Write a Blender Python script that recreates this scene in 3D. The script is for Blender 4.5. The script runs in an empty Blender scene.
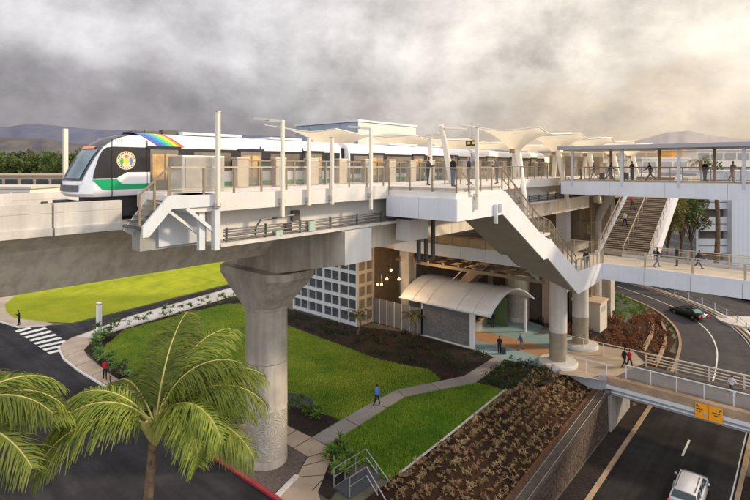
import bpy, bmesh, math, random
from mathutils import Vector, Matrix, noise as mnoise
R = math.radians
random.seed(11)
scene = bpy.context.scene
C = scene.collection
EYE = 18.7            # camera height over the plaza (metres)
# ------------------------------------------------------------------ survey
# world x runs across the track (p), world y runs along the track (t), z up, plaza at z = 0.
RX, RY = .7545, .6564      # camera right vector
FX, FY = -.6564, .7545     # camera forward vector
def at(u, v, z=0.0):
    """ground position under a photo pixel on a level plane of height z"""
    D = 500.0 * (EYE - z) / (v - 166.0)
    X = (u - 375.0) / 500.0 * D
    return (RX * X + FX * D, RY * X + FY * D, z)
def at_depth(u, D, z):
    X = (u - 375.0) / 500.0 * D
    return (RX * X + FX * D, RY * X + FY * D, z)

# ------------------------------------------------------------------ materials
MATS = {}
def nodes_of(name):
    m = bpy.data.materials.new(name); m.use_nodes = True
    nt = m.node_tree; b = nt.nodes['Principled BSDF']
    return m, nt, b
def N(nt, typ, **kw):
    n = nt.nodes.new(typ)
    for k, v in kw.items(): setattr(n, k, v)
    return n
def L(nt, a, b): nt.links.new(a, b)
def col4(c): return (c[0], c[1], c[2], 1)
def mul(c, f): return (min(c[0]*f,1), min(c[1]*f,1), min(c[2]*f,1), 1)
def noise_fac(nt, scale, detail=5, rough=.6, vec_scale=None, lo=.3, hi=.7, obj=False):
    if obj:
        g = N(nt, 'ShaderNodeTexCoord'); out = g.outputs['Object']
    else:
        g = N(nt, 'ShaderNodeNewGeometry'); out = g.outputs['Position']
    if vec_scale:
        mp = N(nt, 'ShaderNodeMapping'); mp.inputs['Scale'].default_value = vec_scale
        L(nt, out, mp.inputs['Vector']); out = mp.outputs['Vector']
    n = N(nt, 'ShaderNodeTexNoise'); n.inputs['Scale'].default_value = scale
    n.inputs['Detail'].default_value = detail; n.inputs['Roughness'].default_value = rough
    L(nt, out, n.inputs['Vector'])
    r = N(nt, 'ShaderNodeMapRange'); r.inputs['From Min'].default_value = lo; r.inputs['From Max'].default_value = hi
    L(nt, n.outputs['Fac'], r.inputs['Value'])
    return r.outputs['Result'], n.outputs['Fac']
def mixc(nt, fac, a, b, blend='MIX'):
    m = N(nt, 'ShaderNodeMix', data_type='RGBA', blend_type=blend)
    if isinstance(fac, (int, float)): m.inputs[0].default_value = fac
    else: L(nt, fac, m.inputs[0])
    for i, x in ((6, a), (7, b)):
        if isinstance(x, (tuple, list)): m.inputs[i].default_value = x
        else: L(nt, x, m.inputs[i])
    return m.outputs[2]
def M(name, c, rough=.6, metal=0., var=.12, scale=1.5, bump=0., bscale=None, streak=0., tint=None, tfac=.5, tscale=.3, obj=False, rnd=0., lanes=None):
    if name in MATS: return MATS[name]
    m, nt, b = nodes_of(name)
    f, raw = noise_fac(nt, scale, obj=obj)
    c1 = mixc(nt, f, mul(c, 1-var), mul(c, 1+var))
    if tint:
        f2, _ = noise_fac(nt, tscale, detail=4, lo=.42, hi=.62, obj=obj)
        mm = N(nt, 'ShaderNodeMath', operation='MULTIPLY'); L(nt, f2, mm.inputs[0]); mm.inputs[1].default_value = tfac
        c1 = mixc(nt, mm.outputs[0], c1, col4(tint))
    if lanes:
        f5,_ = noise_fac(nt, 1.0, detail=4, vec_scale=lanes, lo=.38, hi=.68)
        c1 = mixc(nt, f5, mixc(nt, .45, c1, (0,0,0,1)), c1)
        f6,_ = noise_fac(nt, .35, detail=2, lo=.55, hi=.60)
        mm = N(nt, 'ShaderNodeMath', operation='MULTIPLY'); L(nt, f6, mm.inputs[0]); mm.inputs[1].default_value = .35
        c1 = mixc(nt, mm.outputs[0], c1, mul(c, .45))
    if streak:
        f3, _ = noise_fac(nt, 1.0, detail=6, vec_scale=(2.2, 2.2, .12), lo=.42, hi=.75)
        mm = N(nt, 'ShaderNodeMath', operation='MULTIPLY'); L(nt, f3, mm.inputs[0]); mm.inputs[1].default_value = streak
        c1 = mixc(nt, mm.outputs[0], c1, mul(c, .35))
    if rnd:
        oi = N(nt, 'ShaderNodeObjectInfo')
        r = N(nt, 'ShaderNodeMapRange'); r.inputs['To Min'].default_value = 1-rnd; r.inputs['To Max'].default_value = 1+rnd
        L(nt, oi.outputs['Random'], r.inputs['Value'])
        h = N(nt, 'ShaderNodeHueSaturation'); L(nt, r.outputs['Result'], h.inputs['Value']); L(nt, c1, h.inputs['Color'])
        c1 = h.outputs['Color']
    L(nt, c1, b.inputs['Base Color'])
    b.inputs['Roughness'].default_value = rough; b.inputs['Metallic'].default_value = metal
    if rough > .84: b.inputs['Specular IOR Level'].default_value = .12
    if bump:
        f4, raw4 = noise_fac(nt, bscale or scale*6, detail=4, obj=obj)
        bp = N(nt, 'ShaderNodeBump'); bp.inputs['Strength'].default_value = bump; bp.inputs['Distance'].default_value = .05
        L(nt, raw4, bp.inputs['Height']); L(nt, bp.outputs['Normal'], b.inputs['Normal'])
    MATS[name] = m
    return m
concrete  = M('concrete', (.60,.54,.465), .85, var=.16, scale=.8, bump=.12, bscale=9, streak=.55, tint=(.38,.33,.28), tfac=.6, tscale=.35)
girder_c  = M('girder_concrete', (.86,.77,.65), .88, var=.18, scale=.5, bump=.1, bscale=8, streak=.55, tint=(.70,.60,.48), tfac=.7, tscale=.25)
parapet_c = M('parapet_concrete', (.66,.625,.58), .8, var=.12, scale=.7, bump=.08, bscale=9, streak=.3, tint=(.52,.47,.42), tfac=.6, tscale=.5)
white_c   = M('white_concrete', (.72,.69,.65), .75, var=.06, scale=.8, streak=.12)
panel     = M('white_panel', (.79,.78,.79), .42, var=.05, scale=.5, streak=.11)
panel_b   = M('white_panel_shade', (.66,.69,.76), .4, var=.06, scale=.5, streak=.10)  # white panels away from the sun, their bluish shade put into the colour
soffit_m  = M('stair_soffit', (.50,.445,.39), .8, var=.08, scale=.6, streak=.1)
cream     = M('cream_paint', (.74,.69,.60), .45, var=.05, scale=2)
steel_w   = M('white_steel', (.66,.68,.71), .45, var=.05, scale=2, streak=.1)
steel_d   = M('dark_steel', (.10,.095,.09), .5, metal=.3, var=.2, scale=3)
alu       = M('brushed_metal', (.55,.53,.50), .35, metal=.8, var=.08, scale=4)
alu_w     = M('warm_metal', (.56,.48,.38), .4, metal=.55, var=.1, scale=4)
bronze    = M('bronze_metal', (.30,.235,.17), .42, metal=.5, var=.12, scale=4)
train_w   = M('train_white', (.84,.84,.85), .22, var=.02, scale=1)
train_blk = M('train_black', (.035,.033,.036), .18, var=.2, scale=1)
train_grn = M('train_green', (.0,.36,.13), .3, var=.05, scale=1)
rubber    = M('rubber', (.02,.02,.02), .8, var=.2, scale=5)
under_m   = M('underframe', (.035,.033,.032), .7, var=.3, scale=3)
membrane  = M('membrane', (.80,.72,.58), .6, var=.05, scale=.5, tint=(.66,.55,.41), tfac=.4, tscale=.35)
def translucent(m, f):
    nt = m.node_tree; b = nt.nodes['Principled BSDF']; tl = N(nt,'ShaderNodeBsdfTranslucent'); L(nt, b.inputs['Base Color'].links[0].from_socket, tl.inputs['Color'])
    mx = N(nt,'ShaderNodeMixShader'); mx.inputs[0].default_value = f; L(nt,b.outputs[0],mx.inputs[1]); L(nt,tl.outputs[0],mx.inputs[2]); L(nt,mx.outputs[0],nt.nodes['Material Output'].inputs['Surface'])
translucent(membrane, .5)
fabric_w  = M('white_fabric', (.86,.84,.82), .6, var=.05, scale=.6, tint=(.6,.57,.54), tfac=.4, tscale=.4)
asphalt_d = M('asphalt', (.055,.053,.058), .9, var=.3, scale=.45, lanes=(.10,.7,1), bump=.15, bscale=25, tint=(.033,.032,.035), tfac=.7, tscale=.12)
asphalt_w = M('asphalt_shaded_wet', (.050,.045,.044), .85, var=.25, scale=.7, lanes=(1.1,.03,1), bump=.12, bscale=25, tint=(.028,.025,.025), tfac=.8, tscale=.25)  # darker than the bend asphalt: underpass shade and wet put into the colour
paving    = M('paving', (.50,.41,.32), .85, var=.18, scale=1.2, bump=.1, bscale=12, tint=(.36,.27,.19), tfac=.7, tscale=.6)
paving_l  = M('pale_concrete', (.62,.58,.54), .85, var=.1, scale=1, bump=.08, bscale=12, tint=(.5,.45,.4), tfac=.4)
paving_g  = M('grey_concrete', (.33,.305,.29), .88, var=.14, scale=1.2, bump=.08, bscale=12, tint=(.25,.225,.2), tfac=.5)
paint_w   = M('road_paint', (.78,.77,.74), .7, var=.12, scale=3, tint=(.5,.48,.45), tfac=.5, tscale=2)
red_kerb  = M('red_kerb', (.42,.035,.045), .6, var=.2, scale=2, tint=(.28,.03,.04), tfac=.5, tscale=1.5)
kerb_w    = M('kerb_concrete', (.66,.63,.60), .8, var=.1, scale=2)
kerb_t    = M('kerb_tan', (.42,.30,.20), .85, var=.2, scale=1, tint=(.28,.19,.12), tfac=.6, tscale=.8)
gravel_m  = M('gravel', (.17,.135,.125), .95, var=.55, scale=14, bump=.9, bscale=16)
mulch_d   = M('dark_mulch', (.034,.026,.024), .95, var=.5, scale=5, bump=.9, bscale=9, tint=(.055,.04,.032), tfac=.6, tscale=.6)
mulch_b   = M('brown_mulch', (.050,.026,.014), .95, var=.55, scale=4, bump=.9, bscale=8, tint=(.022,.013,.01), tfac=.8, tscale=.5)
reddirt   = M('red_dirt', (.15,.075,.042), .95, var=.4, scale=5, bump=.9, bscale=9, tint=(.14,.08,.05), tfac=.6, tscale=1)
cobble    = M('ground_cover_soil', (.10,.105,.085), .95, var=.5, scale=3.5, bump=.9, bscale=7, tint=(.07,.10,.035), tfac=.8, tscale=1.2)
tan_roof  = M('tan_roof', (.62,.47,.33), .7, var=.12, scale=1)
beige_w   = M('beige_wall', (.60,.54,.44), .8, var=.06, scale=1, streak=.15)
orange_s  = M('sign_orange', (.90,.36,.01), .5, var=.04, scale=3)
black_s   = M('sign_black', (.03,.025,.02), .6, var=.1, scale=3)
grey_s    = M('sign_grey', (.38,.40,.45), .6, var=.1, scale=3)
teal_p    = M('teal_floor', (.27,.40,.42), .6, var=.1, scale=1, tint=(.36,.45,.45), tfac=.4)
orange_p  = M('terracotta_floor', (.52,.27,.13), .6, var=.1, scale=1, tint=(.44,.25,.15), tfac=.4)
green_w   = M('green_wall', (.085,.14,.05), .6, var=.12, scale=1.5)
yellow_p  = M('yellow_paint', (.70,.42,.10), .5, var=.1, scale=2)
tyre_m    = M('tyre', (.015,.015,.016), .85, var=.2, scale=5, obj=True)
chrome    = M('chrome', (.6,.6,.62), .2, metal=1., var=.03, scale=4, obj=True)
bark      = M('palm_bark', (.22,.155,.10), .9, var=.5, scale=5, bump=1., bscale=10, tint=(.09,.065,.045), tfac=.8, tscale=2.5)
bark_d    = M('tree_bark', (.10,.075,.055), .9, var=.3, scale=4, bump=.5)
mount_l   = M('mountain_blue_haze', (.11,.125,.185), .95, var=.15, scale=.004, tint=(.14,.13,.16), tfac=.85, tscale=.010)  # bluish distance haze mixed into the hill colour
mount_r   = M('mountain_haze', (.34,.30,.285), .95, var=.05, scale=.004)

def car_paint(name, c, rough=.25):
    m, nt, b = nodes_of(name); f,_ = noise_fac(nt, 2, obj=True)
    L(nt, mixc(nt, f, mul(c,.96), mul(c,1.04)), b.inputs['Base Color'])
    b.inputs['Roughness'].default_value = rough; b.inputs['Metallic'].default_value = .2; b.inputs['Coat Weight'].default_value = .7
    return m
car_black = car_paint('black_car_paint', (.012,.012,.014)); car_silver = car_paint('silver_car_paint', (.62,.63,.66), .3)

def glass(name, tint, alpha, rough=.08, warm=None):
    """see-through sheet: part transparent, part glossy tinted"""
    m, nt, b = nodes_of(name)
    f,_ = noise_fac(nt, .8)
    L(nt, mixc(nt, f, mul(tint,.85), mul(tint,1.15)), b.inputs['Base Color'])
    b.inputs['Roughness'].default_value = rough
    tr = N(nt, 'ShaderNodeBsdfTransparent'); mx = N(nt, 'ShaderNodeMixShader'); mx.inputs[0].default_value = alpha
    L(nt, tr.outputs[0], mx.inputs[1]); L(nt, b.outputs[0], mx.inputs[2])
    L(nt, mx.outputs[0], nt.nodes['Material Output'].inputs['Surface'])
    return m
rail_glass = glass('rail_mesh_panel', (.42,.36,.29), .20, .3)
gate_glass = glass('gate_glass', (.30,.33,.30), .14)
pane_dark  = M('window_dark', (.045,.06,.07), .12, var=.35, scale=.6)
pane_warm  = M('window_warm', (.55,.36,.16), .25, var=.4, scale=1.2)  # warm interior light put into the pane colour
pane_tan   = M('window_tan', (.20,.17,.13), .18, var=.35, scale=.6)
wind_glass = M('windshield_glass', (.17,.24,.29), .06, var=.5, scale=.7)
car_glass  = M('car_glass', (.03,.045,.05), .05, var=.2, scale=1, obj=True)
car_glass_g= M('car_glass_green', (.10,.26,.22), .08, var=.2, scale=1, obj=True)
def emit(name, c, s):
    m, nt, b = nodes_of(name); f,_ = noise_fac(nt, 3)
    L(nt, mixc(nt, f, mul(c,.9), mul(c,1)), b.inputs['Emission Color']); b.inputs['Emission Strength'].default_value = s
    b.inputs['Base Color'].default_value = col4(c); return m
lamp_e = emit('lamp_glow', (1,.62,.2), 6); disp_e = emit('display_orange', (.75,.26,.14), .2); tail_e = emit('tail_lamp_red', (.8,.03,.03), .6)
warm_e = emit('station_lit_panel', (1,.70,.36), 1.0)

def grass_mat(name, c1, c2, c3):
    m, nt, b = nodes_of(name)
    f, raw = noise_fac(nt, .22, detail=6, lo=.36, hi=.66)
    f2,_ = noise_fac(nt, 7, detail=6, rough=.75, lo=.3, hi=.7)
    f3,_ = noise_fac(nt, 1.1, detail=5, lo=.5, hi=.75)
    a = mixc(nt, f, col4(c1), col4(c2)); 
    mm = N(nt, 'ShaderNodeMath', operation='MULTIPLY'); L(nt, f3, mm.inputs[0]); mm.inputs[1].default_value = .6
    a = mixc(nt, mm.outputs[0], a, col4(c3))
    a = mixc(nt, f2, a, mixc(nt, .45, a, (0,0,0,1)))
    L(nt, a, b.inputs['Base Color']); b.inputs['Roughness'].default_value = .95; b.inputs['Specular IOR Level'].default_value = .1
    bp = N(nt, 'ShaderNodeBump'); bp.inputs['Strength'].default_value = .8; bp.inputs['Distance'].default_value = .08
    _, r5 = noise_fac(nt, 9, detail=5, rough=.8)
    _, r6 = noise_fac(nt, .16, detail=2)
    b2 = N(nt, 'ShaderNodeBump'); b2.inputs['Strength'].default_value = 1; b2.inputs['Distance'].default_value = 2.2; L(nt, r6, b2.inputs['Height']); L(nt, b2.outputs['Normal'], bp.inputs['Normal'])
    L(nt, r5, bp.inputs['Height']); L(nt, bp.outputs['Normal'], b.inputs['Normal'])
    return m
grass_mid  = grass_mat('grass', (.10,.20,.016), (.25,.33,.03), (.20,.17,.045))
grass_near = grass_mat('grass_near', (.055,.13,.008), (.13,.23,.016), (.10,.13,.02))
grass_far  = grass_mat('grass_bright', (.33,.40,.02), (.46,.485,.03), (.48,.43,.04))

def leaf_mat(name, c, c2, transl=.3, rnd=.25, nsc=2.5):
    m, nt, b = nodes_of(name)
    f,_ = noise_fac(nt, nsc, detail=6)
    a = mixc(nt, f, col4(c), col4(c2))
    oi = N(nt, 'ShaderNodeObjectInfo')
    r = N(nt, 'ShaderNodeMapRange'); r.inputs['To Min'].default_value = 1-rnd; r.inputs['To Max'].default_value = 1+rnd
    L(nt, oi.outputs['Random'], r.inputs['Value'])
    h = N(nt, 'ShaderNodeHueSaturation'); L(nt, r.outputs['Result'], h.inputs['Value']); L(nt, a, h.inputs['Color'])
    L(nt, h.outputs['Color'], b.inputs['Base Color']); b.inputs['Roughness'].default_value = .55; b.inputs['Specular IOR Level'].default_value = .3
    tl = N(nt, 'ShaderNodeBsdfTranslucent'); L(nt, h.outputs['Color'], tl.inputs['Color'])
    mx = N(nt, 'ShaderNodeMixShader'); mx.inputs[0].default_value = transl
    L(nt, b.outputs[0], mx.inputs[1]); L(nt, tl.outputs[0], mx.inputs[2])
    L(nt, mx.outputs[0], nt.nodes['Material Output'].inputs['Surface'])
    return m
leaf_palm  = leaf_mat('palm_leaf', (.095,.15,.02), (.30,.34,.055), .4, .35)
rib_palm   = M('palm_rib', (.42,.38,.12), .6, var=.15, scale=2)
leaf_shrub = leaf_mat('shrub_leaf', (.08,.16,.025), (.17,.27,.05), .3, .35)
leaf_dark  = leaf_mat('dark_shrub_leaf', (.022,.04,.012), (.05,.07,.022), .2, .4)
leaf_tan   = leaf_mat('dry_leaf', (.34,.24,.12), (.50,.38,.20), .25, .3)
leaf_rtan = leaf_mat('reddish_dry_leaf', (.30,.16,.08), (.42,.26,.14), .25, .3)
leaf_olive = leaf_mat('olive_dry_leaf', (.20,.15,.06), (.34,.27,.12), .25, .35)
leaf_rust  = leaf_mat('rust_leaf', (.16,.06,.03), (.27,.12,.05), .2, .4)
leaf_tree  = leaf_mat('tree_leaf', (.055,.085,.022), (.11,.145,.04), .2, .35)
leaf_treeR = leaf_mat('warm_tree_leaf', (.11,.10,.03), (.2,.16,.05), .25, .3)

def tile_mat(name, c, mortar, bw, bh, rotx=True, rough=.75, off=.5):
    m, nt, b = nodes_of(name)
    g = N(nt, 'ShaderNodeNewGeometry'); sp = N(nt, 'ShaderNodeSeparateXYZ'); L(nt, g.outputs['Position'], sp.inputs[0])
    cb = N(nt, 'ShaderNodeCombineXYZ'); L(nt, sp.outputs['X' if rotx else 'Y'], cb.inputs[0]); L(nt, sp.outputs['Z'], cb.inputs[1])
    br = N(nt, 'ShaderNodeTexBrick'); L(nt, cb.outputs[0], br.inputs['Vector'])
    br.inputs['Scale'].default_value = 1; br.inputs['Brick Width'].default_value = bw; br.inputs['Row Height'].default_value = bh
    br.inputs['Mortar Size'].default_value = .02; br.offset = off
    br.inputs['Color1'].default_value = mul(c,.8); br.inputs['Color2'].default_value = mul(c,1.2); br.inputs['Mortar'].default_value = col4(mortar)
    f,_ = noise_fac(nt, 3)
    L(nt, mixc(nt, .35, br.outputs['Color'], mixc(nt, f, mul(c,.6), mul(c,1.4))), b.inputs['Base Color']); b.inputs['Roughness'].default_value = rough
    bp = N(nt, 'ShaderNodeBump'); bp.inputs['Strength'].default_value = .4; bp.inputs['Distance'].default_value = .02; bp.invert = True
    L(nt, br.outputs['Fac'], bp.inputs['Height']); L(nt, bp.outputs['Normal'], b.inputs['Normal'])
    return m
grey_tile = tile_mat('grey_stone_tile', (.15,.15,.155), (.10,.10,.10), .6, .3)
def rock_mat():
    m, nt, b = nodes_of('lava_rock')
    g = N(nt, 'ShaderNodeNewGeometry')
    v = N(nt, 'ShaderNodeTexVoronoi', feature='DISTANCE_TO_EDGE'); v.inputs['Scale'].default_value = 3.2; L(nt, g.outputs['Position'], v.inputs['Vector'])
    v2 = N(nt, 'ShaderNodeTexVoronoi'); v2.inputs['Scale'].default_value = 3.2; L(nt, g.outputs['Position'], v2.inputs['Vector'])
    r = N(nt, 'ShaderNodeMapRange'); r.inputs['From Max'].default_value = .06; L(nt, v.outputs['Distance'], r.inputs['Value'])
    sx = N(nt, 'ShaderNodeSeparateColor'); L(nt, v2.outputs['Color'], sx.inputs[0])
    stone = mixc(nt, sx.outputs[0], (.065,.042,.028,1), (.11,.074,.05,1))
    L(nt, mixc(nt, r.outputs['Result'], (.022,.015,.012,1), stone), b.inputs['Base Color']); b.inputs['Roughness'].default_value = .95
    bp = N(nt, 'ShaderNodeBump'); bp.inputs['Strength'].default_value = .9; bp.inputs['Distance'].default_value = .1
    L(nt, r.outputs['Result'], bp.inputs['Height']); L(nt, bp.outputs['Normal'], b.inputs['Normal'])
    return m
rock = rock_mat()
def relief_mat():
    """cast swirl pattern round the column foot"""
    m, nt, b = nodes_of('column_relief')
    g = N(nt, 'ShaderNodeNewGeometry')
    nz = N(nt, 'ShaderNodeTexNoise'); nz.inputs['Scale'].default_value = 1.5; nz.inputs['Detail'].default_value = 0; nz.inputs['Distortion'].default_value = .6; L(nt, g.outputs['Position'], nz.inputs['Vector'])
    pp = N(nt, 'ShaderNodeMath', operation='PINGPONG'); pp.inputs[1].default_value = .045; L(nt, nz.outputs['Fac'], pp.inputs[0])
    r = N(nt, 'ShaderNodeMapRange'); r.inputs['From Min'].default_value = .016; r.inputs['From Max'].default_value = .026; L(nt, pp.outputs[0], r.inputs['Value'])
    f,_ = noise_fac(nt, 1.2)
    c = mixc(nt, r.outputs['Result'], (.41,.365,.315,1), mixc(nt, f, (.45,.405,.35,1), (.54,.49,.43,1)))
    L(nt, c, b.inputs['Base Color']); b.inputs['Roughness'].default_value = .85
    bp = N(nt, 'ShaderNodeBump'); bp.inputs['Strength'].default_value = .8; bp.inputs['Distance'].default_value = .06
    L(nt, r.outputs['Result'], bp.inputs['Height']); L(nt, bp.outputs['Normal'], b.inputs['Normal'])
    return m
relief = relief_mat()
def corr_mat():
    m, nt, b = nodes_of('corrugated_white')
    g = N(nt, 'ShaderNodeNewGeometry'); mp = N(nt, 'ShaderNodeMapping'); mp.inputs['Scale'].default_value = (.55,.55,0); L(nt, g.outputs['Position'], mp.inputs[0])
    w = N(nt, 'ShaderNodeTexWave'); w.inputs['Scale'].default_value = 1.; L(nt, mp.outputs[0], w.inputs['Vector'])
    L(nt, mixc(nt, w.outputs['Fac'], (.60,.64,.71,1), (.67,.70,.77,1)), b.inputs['Base Color']); b.inputs['Roughness'].default_value = .5
    bp = N(nt, 'ShaderNodeBump'); bp.inputs['Strength'].default_value = .25; L(nt, w.outputs['Fac'], bp.inputs['Height']); L(nt, bp.outputs['Normal'], b.inputs['Normal'])
    return m
corrug = corr_mat()
def cloth(name, c):
    return M(name, c, .85, var=.12, scale=6, obj=True)
skins = [M('skin_light', (.50,.30,.20), .55, var=.06, scale=5, obj=True), M('skin_brown', (.27,.15,.09), .55, var=.06, scale=5, obj=True)]
eye_m = M('eye', (.04,.03,.02), .3, var=.1, scale=5, obj=True)
hair_m = M('black_hair', (.015,.012,.01), .6, var=.2, scale=9, obj=True)

# ------------------------------------------------------------------ builder
def tag(o, label=None, cat=None, group=None, kind=None):
    if label: o['label'] = label
    if cat: o['category'] = cat
    if group: o['group'] = group
    if kind: o['kind'] = kind
    return o
def thing(name, label, cat, loc=(0,0,0), rz=0., group=None):
    o = bpy.data.objects.new(name, None); C.objects.link(o); o.location = loc; o.rotation_euler = (0,0,rz); o.empty_display_size = .3
    return tag(o, label, cat, group)
class MB:
    def __init__(s): s.v = []; s.f = []; s.m = []; s.cur = 0
    def add(s, vs, fs):
        n = len(s.v); s.v += [tuple(x) for x in vs]; s.f += [tuple(i+n for i in f) for f in fs]; s.m += [s.cur]*len(fs); return s
    def box(s, x0,x1,y0,y1,z0,z1):
        return s.add([(x0,y0,z0),(x1,y0,z0),(x1,y1,z0),(x0,y1,z0),(x0,y0,z1),(x1,y0,z1),(x1,y1,z1),(x0,y1,z1)],
                     [(3,2,1,0),(4,5,6,7),(0,1,5,4),(1,2,6,5),(2,3,7,6),(3,0,4,7)])
    def loft(s, rings, cap=True, closed=True):
        n = len(rings[0]); vs = [p for r in rings for p in r]; fs = []
        for k in range(len(rings)-1):
            for i in range(n if closed else n-1):
                j = (i+1) % n; fs.append((k*n+i, k*n+j, (k+1)*n+j, (k+1)*n+i))
        if cap and closed: fs += [tuple(range(n))[::-1], tuple(range((len(rings)-1)*n, len(rings)*n))]
        return s.add(vs, fs)
    def prism(s, poly, axis, a, b):
        if axis == 'x': r = [[(q,y,z) for y,z in poly] for q in (a,b)]
        elif axis == 'y': r = [[(x,q,z) for x,z in poly] for q in (a,b)]
        else: r = [[(x,y,q) for x,y in poly] for q in (a,b)]
        return s.loft(r)
    def sheet(s, pts): return s.add(pts, [tuple(range(len(pts)))])
    def cyl(s, a, b, r0, r1=None, n=10, cap=True):
        r1 = r0 if r1 is None else r1; a = Vector(a); b = Vector(b); d = (b-a).normalized()
        u = d.orthogonal().normalized() if abs(d.z) < .999 else Vector((1,0,0)); w = d.cross(u)
        return s.loft([[a + (u*math.cos(2*math.pi*i/n) + w*math.sin(2*math.pi*i/n))*r0 for i in range(n)],
                       [b + (u*math.cos(2*math.pi*i/n) + w*math.sin(2*math.pi*i/n))*r1 for i in range(n)]], cap)
    def bar(s, a, b, w, h):
        a = Vector(a); b = Vector(b); d = (b-a).normalized(); up = Vector((0,0,1))
        if abs(d.z) > .98: u = Vector((1,0,0)); k = Vector((0,1,0))
        else: u = d.cross(up).normalized(); k = u.cross(d)
        q = [(-1,-1),(1,-1),(1,1),(-1,1)]
        return s.loft([[p + u*(i*w/2) + k*(j*h/2) for i,j in q] for p in (a,b)])
    def tube(s, pts, r, n=6):
        pts = [Vector(p) for p in pts]; rings = []
        for i,p in enumerate(pts):
            d = (pts[min(i+1,len(pts)-1)] - pts[max(i-1,0)]).normalized()
            u = d.cross(Vector((.1,.05,1))); u = u.normalized() if u.length > 1e-4 else d.orthogonal().normalized(); w = d.cross(u)
            rr = r[i] if isinstance(r, (list,tuple)) else r
            rings.append([p + (u*math.cos(2*math.pi*k/n) + w*math.sin(2*math.pi*k/n))*rr for k in range(n)])
        return s.loft(rings)
    def lathe(s, c, prof, n=24):
        return s.loft([[(c[0]+r*math.cos(2*math.pi*i/n), c[1]+r*math.sin(2*math.pi*i/n), c[2]+z) for i in range(n)] for r,z in prof])
    def ball(s, c, r, n=8, sz=1.):
        return s.lathe(c, [(max(r*math.sin(math.pi*k/n),.001), -r*sz*math.cos(math.pi*k/n)) for k in range(n+1)], n+2)
    def build(s, name, mat, parent=None, origin=None, smooth=False, local=False, bevel=0, weld=False, recalc=True):
        o0 = Vector(parent.location) if (parent is not None and not local) else (Vector(origin) if origin else Vector((0,0,0)))
        if parent is not None and not local:
            q = parent.parent
            while q is not None: o0 = o0 + Vector(q.location); q = q.parent
        me = bpy.data.meshes.new(name); me.from_pydata([tuple(Vector(v)-o0) for v in s.v], [], s.f)
        for mm in (mat if isinstance(mat,(list,tuple)) else [mat]): me.materials.append(mm)
        if max(s.m, default=0): me.polygons.foreach_set('material_index', s.m)
        if recalc or weld or bevel:
            bm = bmesh.new(); bm.from_mesh(me)
            if weld: bmesh.ops.remove_doubles(bm, verts=bm.verts, dist=1e-4)
            if recalc: bmesh.ops.recalc_face_normals(bm, faces=bm.faces)
            bm.to_mesh(me); bm.free()
        if smooth:
            me.polygons.foreach_set('use_smooth', [True]*len(me.polygons))
            if hasattr(me, 'set_sharp_from_angle'): me.set_sharp_from_angle(angle=R(40))
        o = bpy.data.objects.new(name, me); C.objects.link(o)
        if parent is not None: o.parent = parent
        elif origin: o.location = origin
        if bevel:
            md = o.modifiers.new('edge', 'BEVEL'); md.width = bevel; md.segments = 2; md.limit_method = 'ANGLE'
        return o
def struct(name, mb, mat, **k): return tag(mb.build(name, mat, **k), kind='structure')
def clone(o, loc, parent=None, rz=None, sc=None):
    c = o.copy(); C.objects.link(c); c.location = loc
    if parent is not None: c.parent = parent
    if rz is not None: c.rotation_euler[2] = rz
    if sc is not None: c.scale = (sc,sc,sc)
    return c
def clone_tree(o, loc, rz=None, sc=None, label=None):
    c = clone(o, loc, None, rz, sc)
    for ch in list(o.children):
        d = ch.copy(); C.objects.link(d); d.parent = c
        for g in list(ch.children):
            e = g.copy(); C.objects.link(e); e.parent = d
    if label: c['label'] = label
    return c

# ------------------------------------------------------------------ camera, world, sun
cam = bpy.data.cameras.new('camera'); co = bpy.data.objects.new('camera', cam); C.objects.link(co)
co.location = (0,0,EYE); co.rotation_euler = (R(90),0,R(41.02)); cam.lens = 24; cam.sensor_width = 36; cam.shift_y = -84/750
cam.clip_end = 20000; cam.clip_start = .2; scene.camera = co
scene.view_settings.view_transform = 'Standard'; scene.view_settings.look = 'None'; scene.view_settings.exposure = 0

SUN_AZ = Vector((.72,.69,0)).normalized(); SUN_EL = R(27)
w = bpy.data.worlds.new('World'); scene.world = w; w.use_nodes = True; nt = w.node_tree
bg = nt.nodes['Background']; bg.inputs['Strength'].default_value = 1.0
tc = N(nt, 'ShaderNodeTexCoord'); sp = N(nt, 'ShaderNodeSeparateXYZ'); L(nt, tc.outputs['Generated'], sp.inputs[0])
sky = N(nt, 'ShaderNodeTexSky', sky_type='NISHITA'); sky.sun_disc = False; sky.sun_elevation = SUN_EL
sky.sun_rotation = math.atan2(SUN_AZ.x, SUN_AZ.y); sky.dust_density = 3
skm = N(nt, 'ShaderNodeVectorMath', operation='SCALE'); skm.inputs['Scale'].default_value = .08; L(nt, sky.outputs[0], skm.inputs[0])
def wmath(op, a, b=None, c=None):
    n = N(nt, 'ShaderNodeMath', operation=op)
    for i,x in enumerate((a,b,c)):
        if x is None: continue
        if isinstance(x,(int,float)): n.inputs[i].default_value = x
        else: L(nt, x, n.inputs[i])
    return n.outputs[0]
def wrange(v, a, b, c=0., d=1., smooth=True):
    r = N(nt, 'ShaderNodeMapRange'); r.interpolation_type = 'SMOOTHSTEP' if smooth else 'LINEAR'
    for k,x in (('From Min',a),('From Max',b),('To Min',c),('To Max',d)): r.inputs[k].default_value = x
    L(nt, v, r.inputs['Value']); return r.outputs['Result']
def wnoise(vscale, scale, detail, loc, dist=0., rough=.55):
    mp = N(nt, 'ShaderNodeMapping'); mp.inputs['Scale'].default_value = vscale; mp.inputs['Location'].default_value = loc
    L(nt, tc.outputs['Generated'], mp.inputs[0]); n = N(nt, 'ShaderNodeTexNoise'); n.inputs['Scale'].default_value = scale
    n.inputs['Detail'].default_value = detail; n.inputs['Distortion'].default_value = dist; n.inputs['Roughness'].default_value = rough
    L(nt, mp.outputs[0], n.inputs['Vector']); return n.outputs['Fac']
el = sp.outputs['Z']
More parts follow.
